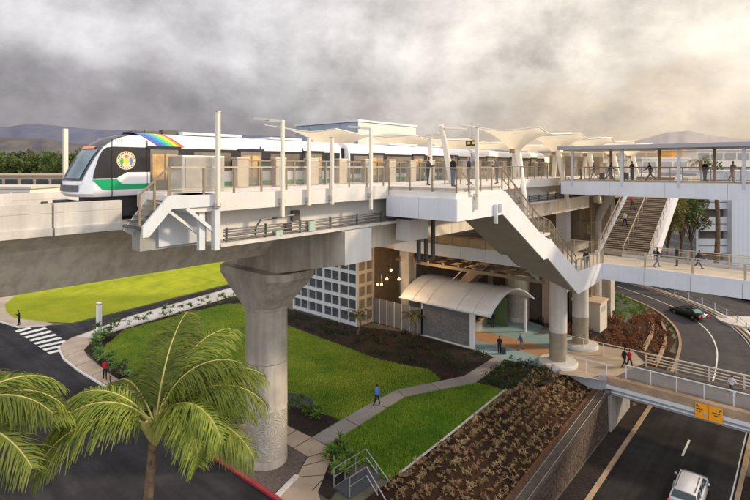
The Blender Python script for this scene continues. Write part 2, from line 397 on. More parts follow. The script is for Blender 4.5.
dot = N(nt, 'ShaderNodeVectorMath', operation='DOT_PRODUCT'); L(nt, tc.outputs['Generated'], dot.inputs[0]); dot.inputs[1].default_value = (.30,.954,0)
sunw = dot.outputs['Value']
big = wnoise((1,1,1.6), 2.4, 6, (3.1,1.7,.4), .1, .5)
puff = wmath('ADD', wmath('MULTIPLY', wnoise((1,1,1.3), 5.2, 9, (.3,5.7,1.4), .12, .60), -1.6), 1.2)
puff2 = wmath('ADD', wmath('MULTIPLY', wnoise((1,1,1.3), 5.2, 8, (.3+.02,5.7+.03,1.4-.085), .12, .58), -1.6), 1.2)   # same billows shifted upward: gives them lit tops
cl = wmath('ADD', wmath('MULTIPLY', big, .75), wmath('MULTIPLY', wmath('SUBTRACT', .60, puff), .36))
dens = wmath('ADD', cl, wmath('MULTIPLY', wrange(el, .13, .33), -.17))
dens = wmath('ADD', dens, wmath('MULTIPLY', wrange(sunw, .45, 1.0), -.10))
dens = wmath('ADD', dens, wmath('MULTIPLY', wrange(el, .12, .27, 1., 0.), .12))
m1 = wrange(dens, .37, .56)
relief_ = wmath('SUBTRACT', puff2, puff)
light = mixc(nt, wrange(sunw, .25, .97), (.72,.69,.70,1), (1.08,.97,.82,1))
dark = mixc(nt, wrange(sunw, .35, .98), (.365,.335,.355,1), (.80,.66,.51,1))
cloud = mixc(nt, m1, light, dark)
sh = wrange(relief_, -.5, .5, .50, 1.52, False)
shv = N(nt, 'ShaderNodeVectorMath', operation='SCALE'); L(nt, cloud, shv.inputs[0]); L(nt, sh, shv.inputs['Scale']); cloud = shv.outputs[0]
hz = mixc(nt, wrange(sunw, .2, .98), (.24,.225,.275,1), (.98,.76,.50,1))
cloud = mixc(nt, wmath('MULTIPLY', wrange(el, .0, .085, 1., 0.), .85), cloud, hz)
over = wrange(el, .36, .75)
cloud = mixc(nt, over, cloud, (1.35,1.29,1.24,1))
# the western sky behind the viewpoint is still bright
db = N(nt, 'ShaderNodeVectorMath', operation='DOT_PRODUCT'); L(nt, tc.outputs['Generated'], db.inputs[0]); db.inputs[1].default_value = (.6564,-.7545,0)
back = wmath('MULTIPLY', wrange(db.outputs['Value'], -.1, .75), wrange(el, -.03, .02))
cloud = mixc(nt, wmath('MULTIPLY', back, .9), cloud, (1.65,1.65,1.75,1))
tot = mixc(nt, .88, skm.outputs[0], cloud)
L(nt, tot, bg.inputs['Color'])
sl = bpy.data.lights.new('sun', 'SUN'); sl.energy = 3.3; sl.angle = R(5); sl.color = (1,.82,.58)
w.cycles.sampling_method = 'MANUAL'; w.cycles.sample_map_resolution = 512
so = bpy.data.objects.new('sun', sl); C.objects.link(so)
sd = Vector((SUN_AZ.x*math.cos(SUN_EL), SUN_AZ.y*math.cos(SUN_EL), math.sin(SUN_EL)))
so.rotation_euler = sd.to_track_quat('Z','Y').to_euler(); so.location = (60,80,60)

# ------------------------------------------------------------------ ground, road
CL = [(-7.7,-30),(-7.7,0),(-7.7,30),(-7.7,50),(-7.7,62),(-7.9,68),(-8.6,74),(-10.4,79.5),(-14,84.5),(-19.5,88),(-27,90.6),(-38,93.5),(-60,98.5)]
CZ = [-4.5,-4.5,-4.5,-4.5,-4.35,-4.05,-3.6,-3.1,-2.5,-1.9,-1.2,-.5,0]
def road_pos(x, y):
    best = None
    for i in range(len(CL)-1):
        ax,ay = CL[i]; bx,by = CL[i+1]; dx,dy = bx-ax, by-ay; L2 = dx*dx+dy*dy
        u = max(0,min(1,((x-ax)*dx+(y-ay)*dy)/L2)); qx,qy = ax+dx*u, ay+dy*u
        d = math.hypot(x-qx,y-qy)
        if best is None or d < best[0]:
            side = dx*(y-ay)-dy*(x-ax)       # >0 : left of travel
            best = (d, side > 0, CZ[i]+(CZ[i+1]-CZ[i])*u)
    return best
def sstep(a,b,x):
    t = max(0,min(1,(x-a)/(b-a))); return t*t*(3-2*t)
def wall_top(y): return -3.3 + (y-18)/(46-18)*2.2
def terrain(x, y):
    d, left, zr = road_pos(x,y)
    if y > 108 or d > 40: return 0.0
    if left:
        if 46.3 <= y < 53 and x > -13.4: return zr-.06
        if y < 46.3:
            if x > -13.25: return zr-.06
            if x < -18.8: return 0.0
            zt = wall_top(max(y,14)) ; u = sstep(-18.8,-14.4,x) if x < -14.4 else 1
            return zt*u
        if d < 4.1: return zr-.1
        return zr*(1-sstep(4.6,10.5,d))+.08*sstep(3.9,4.6,d)*(1-sstep(4.6,10.5,d))
    if d < 15: return zr-.1
    return zr*(1-sstep(15,30,d))
def dense(a,b,st): 
    n = int(round((b-a)/st)); return [a+(b-a)*i/n for i in range(n+1)]
xs = [-6000,-2500,-1000,-400,-200,-120,-90] + dense(-70,-20,2) + dense(-19.4,-18.8,.6)[1:] + dense(-18.2,-14.4,.63) + [-13.8,-13.3,-13.2] + dense(-12.4,-3,.8) + dense(-2,32,1.2) + [38,50,80,150,400,1000,2500,6000]
ys = [-300,-100,-40,-10] + dense(0,44,2) + [46.2,46.4] + dense(47,110,1.2) + [115,125,150,200,300,500,1000,2500,8000]
g = MB(); W_ = len(xs)
g.v = [(x,y,terrain(x,y)-.03) for y in ys for x in xs]
g.f = [(j*W_+i, j*W_+i+1, (j+1)*W_+i+1, (j+1)*W_+i) for j in range(len(ys)-1) for i in range(W_-1)]; g.m = [0]*len(g.f)
gm = M('ground_soil', (.14,.125,.095), .95, var=.3, scale=.5, bump=.3, tint=(.10,.12,.045), tfac=.7, tscale=.05)
struct('ground', g, gm, smooth=True)
def sheet_px(name, pts, z, mat, kind='structure'):
    return tag(MB().sheet([at(u,v,z) for u,v in pts]).build(name, mat), kind=kind)
def offset_line(line, zs, off):
    out = []
    for i,(x,y) in enumerate(line):
        a = line[max(i-1,0)]; b = line[min(i+1,len(line)-1)]; d = Vector((b[0]-a[0], b[1]-a[1])).normalized(); n = Vector((-d.y, d.x))
        out.append((x+n.x*off, y+n.y*off, zs[i]))
    return out
def smooth_line(line, zs, n=6):
    P = [Vector((a[0],a[1],b)) for a,b in zip(line,zs)]; out = []
    for i in range(len(P)-1):
        p0 = P[max(i-1,0)]; p1 = P[i]; p2 = P[i+1]; p3 = P[min(i+2,len(P)-1)]
        for k in range(n):
            t = k/n; out.append(.5*((2*p1)+(p2-p0)*t+(2*p0-5*p1+4*p2-p3)*t*t+(3*p1-p0-3*p2+p3)*t**3))
    out.append(P[-1]); return [(p.x,p.y) for p in out], [p.z for p in out]
LX, LZ = smooth_line(CL[2:], CZ[2:])
LX = [(-7.7,-30),(-7.7,0)] + LX; LZ = [-4.5,-4.5] + LZ
def ribbon(o0, o1, dz, h=None):
    a = offset_line(LX, LZ, o0); b = offset_line(LX, LZ, o1); m = MB()
    if h is None:
        m.loft([[(p[0],p[1],p[2]+dz) for p in a],[(p[0],p[1],p[2]+dz) for p in b]], cap=False, closed=False)
    else:
        rings = [[(p[0],p[1],p[2]+dz),(q[0],q[1],q[2]+dz),(q[0],q[1],q[2]+dz+h),(p[0],p[1],p[2]+dz+h)] for p,q in zip(a,b)]
        m.loft(rings)
    return m
i_s = min(range(len(LX)), key=lambda i: abs(LX[i][1]-55))
def road_part(i0, i1):
    a = offset_line(LX, LZ, 3.75)[i0:i1]; b = offset_line(LX, LZ, -3.75)[i0:i1]
    return MB().loft([a,b], cap=False, closed=False)
asphalt_l = M('asphalt_bend', (.085,.078,.078), .88, var=.2, scale=.7, bump=.12, bscale=25, tint=(.065,.058,.057), tfac=.7, tscale=.25)
struct('underpass_road', road_part(0, i_s+1), asphalt_w); struct('bending_road', road_part(i_s, len(LX)), asphalt_l)
struct('side_road', ribbon(-5.2,-14.2,.06), asphalt_l)
tag(ribbon(4.05,3.75,-.1,.25).build('road_kerb', kerb_t), kind='structure')
tag(ribbon(-3.75,-4.05,-.1,.25).build('road_kerb', kerb_t), kind='structure')
def lane_line(o, i0, i1, wdt=.14):
    a = offset_line(LX, LZ, o+wdt/2); b = offset_line(LX, LZ, o-wdt/2)
    return MB().loft([[(p[0],p[1],p[2]+.006) for p in a[i0:i1]],[(p[0],p[1],p[2]+.006) for p in b[i0:i1]]], cap=False, closed=False)
i0 = min(range(len(LX)), key=lambda i: abs(LX[i][1]-57)); 
tag(lane_line(.1, i0, len(LX)-8).build('lane_marking', paint_w), kind='structure')
for y in (34.3,22.3,58.3):
    tag(MB().sheet([(-7.78,y,-4.494),(-7.62,y,-4.494),(-7.62,y+3.2,-4.494),(-7.78,y+3.2,-4.494)]).build('lane_marking', paint_w), kind='structure')
tag(MB().sheet([(-7.78,46.3,-4.494),(-7.62,46.3,-4.494),(-7.62,49.4,-4.494),(-7.78,49.4,-4.494)]).build('lane_marking', paint_w), kind='structure')
tag(lane_line(-3.55, 0, len(LX)-6, .1).build('edge_line', paint_w), kind='structure')
# dark verge between road and rock wall
struct('verge', MB().sheet([(-13.2,5,-4.44),(-11.76,5,-4.44),(-11.76,57,-4.40),(-13.2,57,-4.40)]), mulch_d)
struct('verge', MB().sheet([(-3.6,5,-4.38),(0,5,-4.0),(0,46.2,-4.0),(-3.6,46.2,-4.38)]), mulch_d)

# left street, lawns, pavements (plaza level)
sheet_px('street', [(-500,560),(-260,318),(-60,316),(0,322),(19,327.5),(46,326),(72,324),(130,310),(226,285.5),(330,262),(330,276),(229,292),(130,316),(96,329),(72,338),(59,350),(64,360),(78,371),(101,385),(137,405),(154,416),(185,437),(205,452),(276,499),(330,545),(300,900),(-200,1400)], .012, asphalt_d)
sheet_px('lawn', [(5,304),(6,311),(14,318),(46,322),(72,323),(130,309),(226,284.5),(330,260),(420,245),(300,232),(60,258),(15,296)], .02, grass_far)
sheet_px('pavement', [(-60,316),(0,322),(19,327.5),(46,326),(56,324),(46,322),(14,318),(6,311),(5,304),(15,296),(40,277),(20,275),(0,290),(-30,300)], .024, paving)
for i in range(8):
    a = (14.8+i*4.6, 331-.2+i*3.05); b = (29+i*5.9, 327.5+i*3.2)
    if i: a = (14.8+i*4.55, 330.6+i*3.1); b = (40+i*4.9, 327.0-2.4+i*3.25) if i < 6 else (35+i*4.7, 327+i*3.05)
    sheet_px('crosswalk_stripe', [(a[0],a[1]),(b[0],b[1]-.6),(b[0]+2.6,b[1]+.9),(a[0]+2.8,a[1]+1.5)], .018, paint_w)
sheet_px('pavement', [(59,350),(62,343.5),(72,337.5),(96,329),(130,316),(226,289),(330,270),(335,274),(231,297),(130,327),(113,332),(92,341),(84,350),(88,357),(110,374),(140,394),(165,410),(205,424),(250,424),(288,426),(312,437.5),(333,450),(329,464),(318,492),(322,506),(330,545),(276,499),(290,482),(297,476),(308,457),(280,440),(205,436),(185,437),(154,416),(137,405),(101,385),(78,371),(64,360)], .026, paving)
sheet_px('pale_path', [(76,337),(96,329.6),(130,316.8),(226,289.6),(330,271),(333,274),(231,296.4),(130,326),(113,331),(96,338)], .031, paving_l)
# pavement joints
for a,b in (((64,357),(84,349)),((74,367),(92,360.5)),((88,377),(105,370)),((103,386),(119,379)),((118,394),(133,389)),((134,403),(148,399)),((308,457),(333,450)),((303,466),(330,459)),((298,477),(326,475)),((290,450),(312,437.5)),((312,491),(322,480)),((278,441),(297,430)),((222,436),(228,424)),((250,437),(254,424))):
    A = Vector(at(*a,.031)); B = Vector(at(*b,.031)); tag(MB().bar(A,B,.05,.004).build('pavement_joint', mulch_d), kind='structure')
lawn_pts = [(101,350),(124,330),(225,304),(243,304),(289,326),(318,337),(353,350),(376,359),(411,366.5),(430,370),(441,380),(420,385),(397,389.6),(360,409),(312,437),(288,425),(250,417),(205,415),(165,400),(141,375)]
tag(sheet_px('lawn', lawn_pts, .02, grass_mid), kind='structure')
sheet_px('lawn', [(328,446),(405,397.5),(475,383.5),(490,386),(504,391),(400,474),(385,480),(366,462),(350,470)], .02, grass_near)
sheet_px('planting_bed', [(84,350),(92,341),(113,332),(130,327),(231,297),(250,298),(243,304),(225,304),(124,330),(101,350),(141,375),(165,400),(205,415),(205,424),(165,410),(140,394),(110,374)], .016, mulch_d)
sheet_px('planting_bed', [(243,304),(262,300),(290,309),(350,325.5),(406,332),(472,350),(494,357),(464,376),(445,380.4),(440,381),(430,370),(411,366.5),(376,359),(353,350),(318,337),(289,326)], .016, mulch_d)
sheet_px('planting_bed', [(475,383.5),(510,357),(548,368),(556,382),(504,391)], .017, mulch_d)
sheet_px('planting_bed', [(288,425),(312,437),(340,420),(320,412),(300,405),(288,404)], .025, mulch_d)
sheet_px('planting_bed', [(333,450),(345,455),(352,468),(330,500),(318,492),(329,464)], .029, mulch_d)
sheet_px('drain_stones', [(287,393),(300,394),(314,400),(312,407),(298,408),(286,403)], .030, M('drain_rock', (.075,.075,.09), .9, var=.6, scale=8, bump=1., bscale=10))
sheet_px('gravel_bed', [(185,437.5),(205,436.5),(280,440.5),(307,457),(296.5,476),(289,482),(276,498.5),(205,451.5)], .034, gravel_m)
sheet_px('path', [(312,437.3),(360,409),(397,389.6),(445,380),(464,376),(496,356),(511,357),(475,383.4),(405,397.2),(328,445.8)], .022, paving_g)
for a,b in (((345,419),(361,427)),((372,404),(389,408)),((397,389.6),(405,397)),((430,383),(441,390))):
    tag(MB().bar(at(*a,.026),at(*b,.026),.05,.004).build('pavement_joint', mulch_d), kind='structure')
# brown planted slope beside the road
s = MB(); yy = dense(20,46.2,1.2); xx = dense(-18.8,-14.4,.55)
s.v = [(x,y,terrain(x,y)+.02+.05*mnoise.noise((x*.8,y*.8,0))) for y in yy for x in xx]; n_ = len(xx)
s.f = [(j*n_+i,j*n_+i+1,(j+1)*n_+i+1,(j+1)*n_+i) for j in range(len(yy)-1) for i in range(n_-1)]; s.m = [0]*len(s.f)
struct('planted_slope', s, mulch_b, smooth=True)
s = MB(); xx = dense(-14.55,-13.75,.4); n_ = len(xx)
s.v = [(x,y,wall_top(y)+.05) for y in yy for x in xx]; s.f = [(j*n_+i,j*n_+i+1,(j+1)*n_+i+1,(j+1)*n_+i) for j in range(len(yy)-1) for i in range(n_-1)]; s.m = [0]*len(s.f)
struct('slope_toe', s, reddirt)
# lawn edging kerbs
def kerb_px(name, pts, wdt, h, mat, z=0):
    P = [Vector(at(u,v,z)) for u,v in pts]; rings = []
    for i,p in enumerate(P):
        d = (P[min(i+1,len(P)-1)]-P[max(i-1,0)]).normalized(); n = Vector((-d.y,d.x,0))*wdt/2
        rings.append([p-n, p+n, p+n+Vector((0,0,h)), p-n+Vector((0,0,h))])
    return tag(MB().loft(rings).build(name, mat), kind='structure')
kerb_px('red_kerb', [(185,437.5),(205,452),(240,475.5),(276,499.5),(300,518)], .22, .15, red_kerb)
kerb_px('kerb', [(277,497.5),(287,487),(297,477)], .28, .14, kerb_w)
kerb_px('kerb', [(59,350),(64,360),(78,371),(101,385),(137,405),(154,416),(185,437.5)], .16, .13, kerb_w)
kerb_px('kerb', [(-60,316),(0,322.3),(19,328),(46,326.3)], .16, .13, kerb_w)
kerb_px('kerb', [(400,474),(452,433),(504,391)], .12, .08, kerb_w)
# plaza floor
sheet_px('plaza_floor', [(466,347),(496,357.5),(548,369),(566,372),(600,372),(628,363),(632,354),(612,348),(590,343),(560,332),(520,318),(478,314),(440,322)], .028, teal_p)
sheet_px('plaza_paving', [(560,374),(606,381),(645,363),(634,352),(612,347.5),(586,343),(552,362)], .034, paving)
sheet_px('plaza_band', [(462,338),(500,345),(560,362),(600,372),(612,366),(590,358),(560,351),(520,340),(478,330),(460,330)], .032, orange_p)
# slope on the far side of the plaza, down to the bending road
s = MB(); yy = dense(52.3,86,1.0); xx = dense(-26,-10.8,.7); n_ = len(xx); keep = {}
s.v = [(x,y,terrain(x,y)+.03+.04*mnoise.noise((x,y,3))) for y in yy for x in xx]
for j in range(len(yy)-1):
    for i in range(n_-1):
        cx,cy = xx[i]+.35, yy[j]+.5
        d,left,zr = road_pos(cx,cy)
        if left and d > 4.5 and not (cx < -19 and cy < 62): s.f.append((j*n_+i,j*n_+i+1,(j+1)*n_+i+1,(j+1)*n_+i)); s.m.append(1 if (cx < -17.2 and cy > 66) else 0)
struct('planted_slope', s, [mulch_b, cobble], smooth=True)
sheet_px('planting_bed', [(505,318),(560,330),(590,341),(604,345),(600,334),(592,318),(580,300),(560,288),(520,296)], .02, mulch_d)
# parkland strip far right, driveway
sheet_px('driveway', [(628,250),(668,218),(700,206),(716,206),(676,240),(660,262)], .02, paving_l)
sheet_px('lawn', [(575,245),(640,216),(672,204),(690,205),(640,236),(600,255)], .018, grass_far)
sheet_px('lawn', [(420,262),(540,232),(640,200),(640,216),(560,250),(500,275)], .014, grass_mid)
sheet_px('car_park', [(-400,260),(-60,215),(120,205),(130,228),(0,250),(-300,300)], .02, asphalt_d)

# ------------------------------------------------------------------ viaduct
CG = -26.8
vd = thing('guideway_viaduct', 'pale concrete rail viaduct crossing the upper left of the street', 'viaduct', (CG,0,0))
gp = [(-2.0,13.35),(2.0,13.35),(3.6,15.35),(4.35,15.95),(-4.35,15.95),(-3.6,15.35)]
MB().prism([(CG+a,b) for a,b in gp],'y',-40,170).build('box_girder', girder_c, vd)
MB().box(CG-4.6,CG+4.6,-40,170,15.953,16.2).build('deck_slab', parapet_c, vd)
def parapet(sgn, y0, y1, name='parapet'):
    m = MB()
    a,b = sorted((CG+sgn*4.9, CG+sgn*4.65))
    m.box(a,b,y0,y1,16.33,16.86); m.box(a+.012,b-.012,y0,y1,16.86,16.90); m.box(a,b,y0,y1,16.90,17.265)
    m.box(min(CG+sgn*5.0,CG+sgn*4.5),max(CG+sgn*5.0,CG+sgn*4.5),y0,y1,16.03,16.33)
    return m.build(name, parapet_c, vd)
for y0,y1 in ((-40,-26.1),(-26,-12.1),(-12,-3.05),(-3,6.32),(6.40,8.9)): parapet(1,y0,y1)
for y0,y1 in ((-40,-18.1),(-18,.0),(.05,14),(14.05,24),(24.05,100)): parapet(-1,y0,y1)
for tc_ in (2.1,-2.1):
    for q in (-.72,.72):
        MB().box(CG+tc_+q-.04,CG+tc_+q+.04,-40,165,16.26,16.42).build('rail', steel_d, vd)
    MB().box(CG+tc_-1.2,CG+tc_+1.2,-40,165,16.203,16.26).build('track_plinth', girder_c, vd)
# piers
def pier(cx, cy, label, cross=True):
    r = 1.3
    pr = thing('viaduct_pier', label, 'pier', (cx,cy,0))
    def octo(z, a, b, ch): return [(cx+x,cy+y,z) for x,y in ((a,-b+ch),(a,b-ch),(a-ch,b),(-a+ch,b),(-a,b-ch),(-a,-b+ch),(-a+ch,-b),(a-ch,-b))]
    m = MB(); m.lathe((cx,cy,0), [(r,-.3),(r,.55)],40); m.build('shaft_base', concrete, pr, smooth=True)
    m = MB(); m.lathe((cx,cy,0), [(r-.012,.55),(r-.012,3.55)],40); m.build('relief_band', relief, pr, smooth=True)
    m = MB()
    for z0,z1 in ((3.55,6.42),(6.45,9.72)): m.lathe((cx,cy,0), [(r,z0),(r,z1)],40)
    m.build('shaft', concrete, pr, smooth=True)
    m = MB(); m.loft([octo(9.74,1.33,1.33,.78), octo(9.9,1.36,1.34,.79), octo(11.95,3.15,1.85,.75), octo(12.38,3.15,1.85,.75)])
    m.build('capital', concrete, pr, bevel=.02)
    if cross:
        m = MB(); m.prism([(-28.3,12.36),(-23.7,12.36),(-18.05,13.6),(-18.05,15.33),(-24,15.30),(-28.3,15.30)],'y',cy-1.1,cy+.9); m.build('crosshead', concrete, pr, bevel=.03)
        m = MB(); m.box(-18.045,-18.02,cy-1.13,cy+.93,13.58,15.35); m.build('sunlit_end', white_c, pr)  # thin white sheet on the beam tip, sunlight painted as colour
        m = MB()
        for q in (-19.0,): m.box(q-.3,q+.3,cy-.5,cy+.6,15.32,15.36)
        m.build('bearing', steel_d, pr)
    return pr
pier(-26.1, 19.5, 'big flared concrete pier with carved band standing in gravel beside the red kerb')
pier(CG, 57.2, 'round concrete pier behind the arched canopy under the station', False)

# ------------------------------------------------------------------ train
TC = CG+2.1
train_x1 = TC+1.5
PROF = [(17.36,1.44),(17.5,1.5),(18.1,1.5),(19.4,1.5),(19.8,1.46),(20.02,1.36),(20.15,1.18),(20.23,.9),(20.27,.5)]
NOSE = [(17.36,7.75),(17.5,7.62),(18.0,7.68),(18.6,7.98),(19.1,8.26),(19.55,8.6),(19.9,9.1),(20.1,9.7),(20.2,10.3),(20.27,11.1)]
def interp(T, z, k=1):
    for a,b in zip(T[:-1],T[1:]):
        if z <= b[0]: u = (z-a[0])/(b[0]-a[0]); return a[k]+(b[k]-a[k])*max(0,u)
    return T[-1][k]
def nose_pt(s, z, off=0.):
    wd = interp(PROF,z); return Vector((TC+s*wd, interp(NOSE,z)+.62*abs(s)**3-off, z+off*(1.6 if z > 19.8 else .25)))
ZS = [17.36,17.42,17.5,17.75,18.0,18.3,18.6,18.85,19.1,19.3,19.55,19.75,19.9,20.02,20.1,20.15,20.2,20.23,20.27]
SS = [-1,-.95,-.85,-.7,-.5,-.25,0,.25,.5,.7,.85,.95,1]
tr = thing('metro_train', 'white metro train with black window band, green stripe and rainbow roof flash', 'train', (TC,7.7,16.42))

def car_shell(y0, y1, nose):
    m = MB()
    nz = len(ZS)
    if nose:
        for z in ZS: m.v += [tuple(nose_pt(s,z)) for s in SS]
        k = len(SS)
        for j in range(nz-1):
            for i in range(k-1): m.f.append((j*k+i,j*k+i+1,(j+1)*k+i+1,(j+1)*k+i)); m.m.append(0)
        f0 = [tuple(nose_pt(1,z)) for z in ZS]; g0 = [tuple(nose_pt(-1,z)) for z in ZS]
        top = [tuple(nose_pt(s,ZS[-1])) for s in SS]
    else:
        f0 = [(TC+interp(PROF,z),y0,z) for z in ZS]; g0 = [(TC-interp(PROF,z),y0,z) for z in ZS]
        top = [(TC+s*interp(PROF,ZS[-1]),y0,ZS[-1]) for s in SS]
        m.sheet(g0+f0[::-1])
    f1 = [(p[0],y1,p[2]) for p in f0]; g1 = [(p[0],y1,p[2]) for p in g0]; t1 = [(p[0],y1,p[2]) for p in top]
    ymid = 12.
    fm = [(p[0],min(max(ymid,p[1]+.5),y1),p[2]) for p in f0] if nose else None
    for a,b,mid in ((f0,f1,1),(g0,g1,1),(top,t1,1)):
        m.loft([a,b], cap=False, closed=False)
    m.sheet(g1+f1[::-1]); m.sheet([f0[0],f1[0],g1[0],g0[0]])
    return m
cars = [(7.6,23.3,True),(24.0,40.0,False),(40.7,56.7,False)]
fx = train_x1
def side_poly(name, pts, mat, off, parent):
    return MB().prism([(y,z) for y,z in pts],'x',fx-.02,fx+off).build(name, mat, parent)
for ci,(y0,y1,ns) in enumerate(cars):
    shell = car_shell(y0,y1,ns).build('car_body', train_w, tr, smooth=True, weld=True)
    MB().box(TC-1.25,TC+1.25,y0+(1.0 if ns else .1),y1-.1,16.45,17.40).build('underframe', under_m, tr)
    if ns:
        side_poly('window_band', [(8.24,18.17),(8.27,18.4),(8.48,19.1),(8.62,19.38),(8.8,19.52),(9.1,19.56),(y1-.15,19.56),(y1-.15,18.17)], train_blk, .012, shell)
        side_poly('green_stripe', [(8.2,18.12),(9.2,18.12),(9.45,17.89),(y1-.1,17.89),(y1-.1,17.66),(8.63,17.66)], train_grn, .014, shell)
        side_poly('white_swoosh', [(9.25,18.19),(9.65,18.42),(y1-.2,18.42),(y1-.2,17.9),(9.48,17.9),(9.23,18.12)], train_w, .020, shell)
    else:
        side_poly('window_band', [(y0+.15,18.17),(y0+.15,19.56),(y1-.15,19.56),(y1-.15,18.17)], train_blk, .012, shell)
        side_poly('green_stripe', [(y0+.1,17.66),(y0+.1,17.89),(y1-.1,17.89),(y1-.1,17.66)], train_grn, .014, shell)
    ds = [10.7,15.6,20.2] if ns else [y0+2.2,y0+7.2,y0+12.2]
    for d in ds:
        dr = side_poly('door', [(d,17.5),(d,19.52),(d+1.36,19.52),(d+1.36,17.5)], M('door_grey',(.20,.19,.18),.4,metal=.4,var=.1,scale=3), .035, shell)
        for q in (.10,.73):
            side_poly('window', [(d+q,18.05),(d+q,19.28),(d+q+.55,19.28),(d+q+.55,18.05)], pane_warm, .042, dr)
        side_poly('door_header', [(d-.15,19.5),(d-.15,19.64),(d+1.5,19.64),(d+1.5,19.5)], train_blk, .07, shell)
    wl = [(12.9,15.0),(17.6,19.7)] if ns else [(y0+.5,y0+1.9),(y0+4.0,y0+6.9),(y0+9,y0+11.9),(y0+14,y0+15.6)]
    for a,b in wl: side_poly('window', [(a,18.5),(a,19.4),(b,19.4),(b,18.5)], pane_tan, .02, shell)
    if ci: MB().box(TC-1.1,TC+1.1,y0-.72,y0+.02,16.9,19.9).build('gangway', rubber, tr)
    rf = MB(); rf.box(TC-.9,TC+.9,y0+5,y0+8.5,20.27,20.42); rf.build('roof_unit', steel_w, tr, bevel=.04); MB().box(TC-.8,TC+.8,y0+10.5,y0+13,20.27,20.40).build('roof_unit', steel_w, tr, bevel=.04)
for y_ in (9.0,10.55,16.9,20.0):
    side_poly('body_seam', [(y_,17.25),(y_,19.9),(y_+.025,19.9),(y_+.025,17.25)], rubber, .026, tr)
# windscreen and mask
def nose_patch(name, s0, s1, z0, z1, off, mat, ns=8, nz=8, s0t=None, s1t=None):
    m = MB(); s0t = s0 if s0t is None else s0t; s1t = s1 if s1t is None else s1t
    for j in range(nz+1):
        u = j/nz; z = z0+(z1-z0)*u
        for i in range(ns+1):
            a = s0+(s0t-s0)*u; b = s1+(s1t-s1)*u; m.v.append(tuple(nose_pt(a+(b-a)*i/ns, z, off)))
    k = ns+1
    m.f = [(j*k+i,j*k+i+1,(j+1)*k+i+1,(j+1)*k+i) for j in range(nz) for i in range(ns)]; m.m = [0]*len(m.f)
    return m.build(name, mat, tr, smooth=True)
nose_patch('windscreen_mask', -.90,.74,18.06,20.19,.035, train_blk, s0t=-.88,s1t=.70)
nose_patch('windscreen', -.80,.66,18.16,19.42,.05, wind_glass)
nose_patch('destination_display', -.60,.50,19.47,19.58,.07, disp_e)
nose_patch('wiper', -.30,-.22,18.2,19.1,.07, steel_d, 2, 6)
nose_patch('front_grille', -.88,.70,17.58,17.86,.05, M('grille',(.10,.10,.11),.5,var=.2,scale=4))
for s_ in (-.80,.62): nose_patch('headlight', s_,s_+.16,17.91,17.99,.04, M('headlight_lens',(.75,.76,.78),.15,var=.05,scale=4), 3, 2)
MB().box(TC-1.2,TC+1.1,7.5,8.1,16.95,17.17).build('coupler_skirt', under_m, tr)
MB().cyl((TC,6.9,16.95),(TC,7.8,16.95),.16).cyl((TC,6.75,16.95),(TC,6.95,16.95),.24).build('coupler', under_m, tr)
q = MB()
for a,b in ((.2,10.6),(.5,10.9),(-.3,11.2)): q.cyl((TC+a,b,20.2),(TC+a,b,20.45),.03); 
q.box(TC-.6,TC+.5,10.3,11.7,20.25,20.36); q.box(TC+.1,TC+.5,11.8,12.6,20.25,20.5); q.build('antenna_rack', steel_d, tr)
# city seal: cream disc with gold ring and coloured crest
sy, sz = 9.62, 18.95
def disc(name, r, mat, off, parent, r_in=0):
    n=40; m = MB()
    pts = [(fx+off, sy+r*math.cos(2*math.pi*i/n), sz+r*math.sin(2*math.pi*i/n)) for i in range(n)]
    m.sheet(pts); return m.build(name, mat, parent, recalc=False)
gold = M('seal_gold',(.62,.42,.10),.4,var=.1,scale=8); cream2 = M('seal_cream',(.80,.72,.52),.5,var=.05,scale=8)
sl_ = disc('city_seal', .42, gold, .024, tr)
def disc2(name, cy_, cz_, ry, rz_, mat, off):
    n=20; return MB().sheet([(fx+off, sy+cy_+ry*math.cos(2*math.pi*i/n), sz+cz_+rz_*math.sin(2*math.pi*i/n)) for i in range(n)]).build(name, mat, sl_, recalc=False)
disc2('seal_ring',0,0,.40,.40,cream2,.027); disc2('seal_ring',0,0,.305,.305,gold,.030); disc2('seal_field',0,0,.285,.285,M('seal_pale',(.66,.70,.62),.5,var=.05,scale=8),.033)
MB().sheet([(fx+.036,sy-.13,sz+.10),(fx+.036,sy+.13,sz+.10),(fx+.036,sy+.12,sz-.08),(fx+.036,sy,sz-.21),(fx+.036,sy-.12,sz-.08)]).build('seal_shield', M('seal_yellow',(.75,.60,.05),.5,var=.1,scale=9), sl_)
disc2('seal_figure',-.20,-.03,.07,.17,M('seal_green',(.10,.38,.12),.5,var=.2,scale=9),.037); disc2('seal_figure',.20,-.03,.07,.17,M('seal_blue',(.10,.22,.50),.5,var=.2,scale=9),.038)
disc2('seal_crest',0,.18,.10,.07,M('seal_red',(.55,.12,.08),.5,var=.2,scale=9),.039)
for i in range(22):
    th = 2*math.pi*i/22; a_,b_ = sy+.352*math.cos(th), sz+.352*math.sin(th)
    if i % 11: MB().box(fx+.0275,fx+.031,a_-.025,a_+.025,b_-.025,b_+.025).build('seal_mark', black_s, sl_)
# car number on the roof cove
def text_mesh(name, s, size, mat, loc, rot, parent):
    cu = bpy.data.curves.new(name,'FONT'); cu.body = s; cu.size = size; cu.align_x = 'CENTER'
    o = bpy.data.objects.new(name, cu); C.objects.link(o); dg = bpy.context.evaluated_depsgraph_get()
    me = bpy.data.meshes.new_from_object(o.evaluated_get(dg)); bpy.data.objects.remove(o)
    me.materials.clear(); me.materials.append(mat)
    o2 = bpy.data.objects.new(name, me); C.objects.link(o2); o2.parent = parent; o2.location = Vector(loc)-Vector(parent.location); o2.rotation_euler = rot; return o2
text_mesh('car_number', '1101', .16, black_s, (TC+1.475,9.3,19.78), (R(83),0,R(90)), tr)
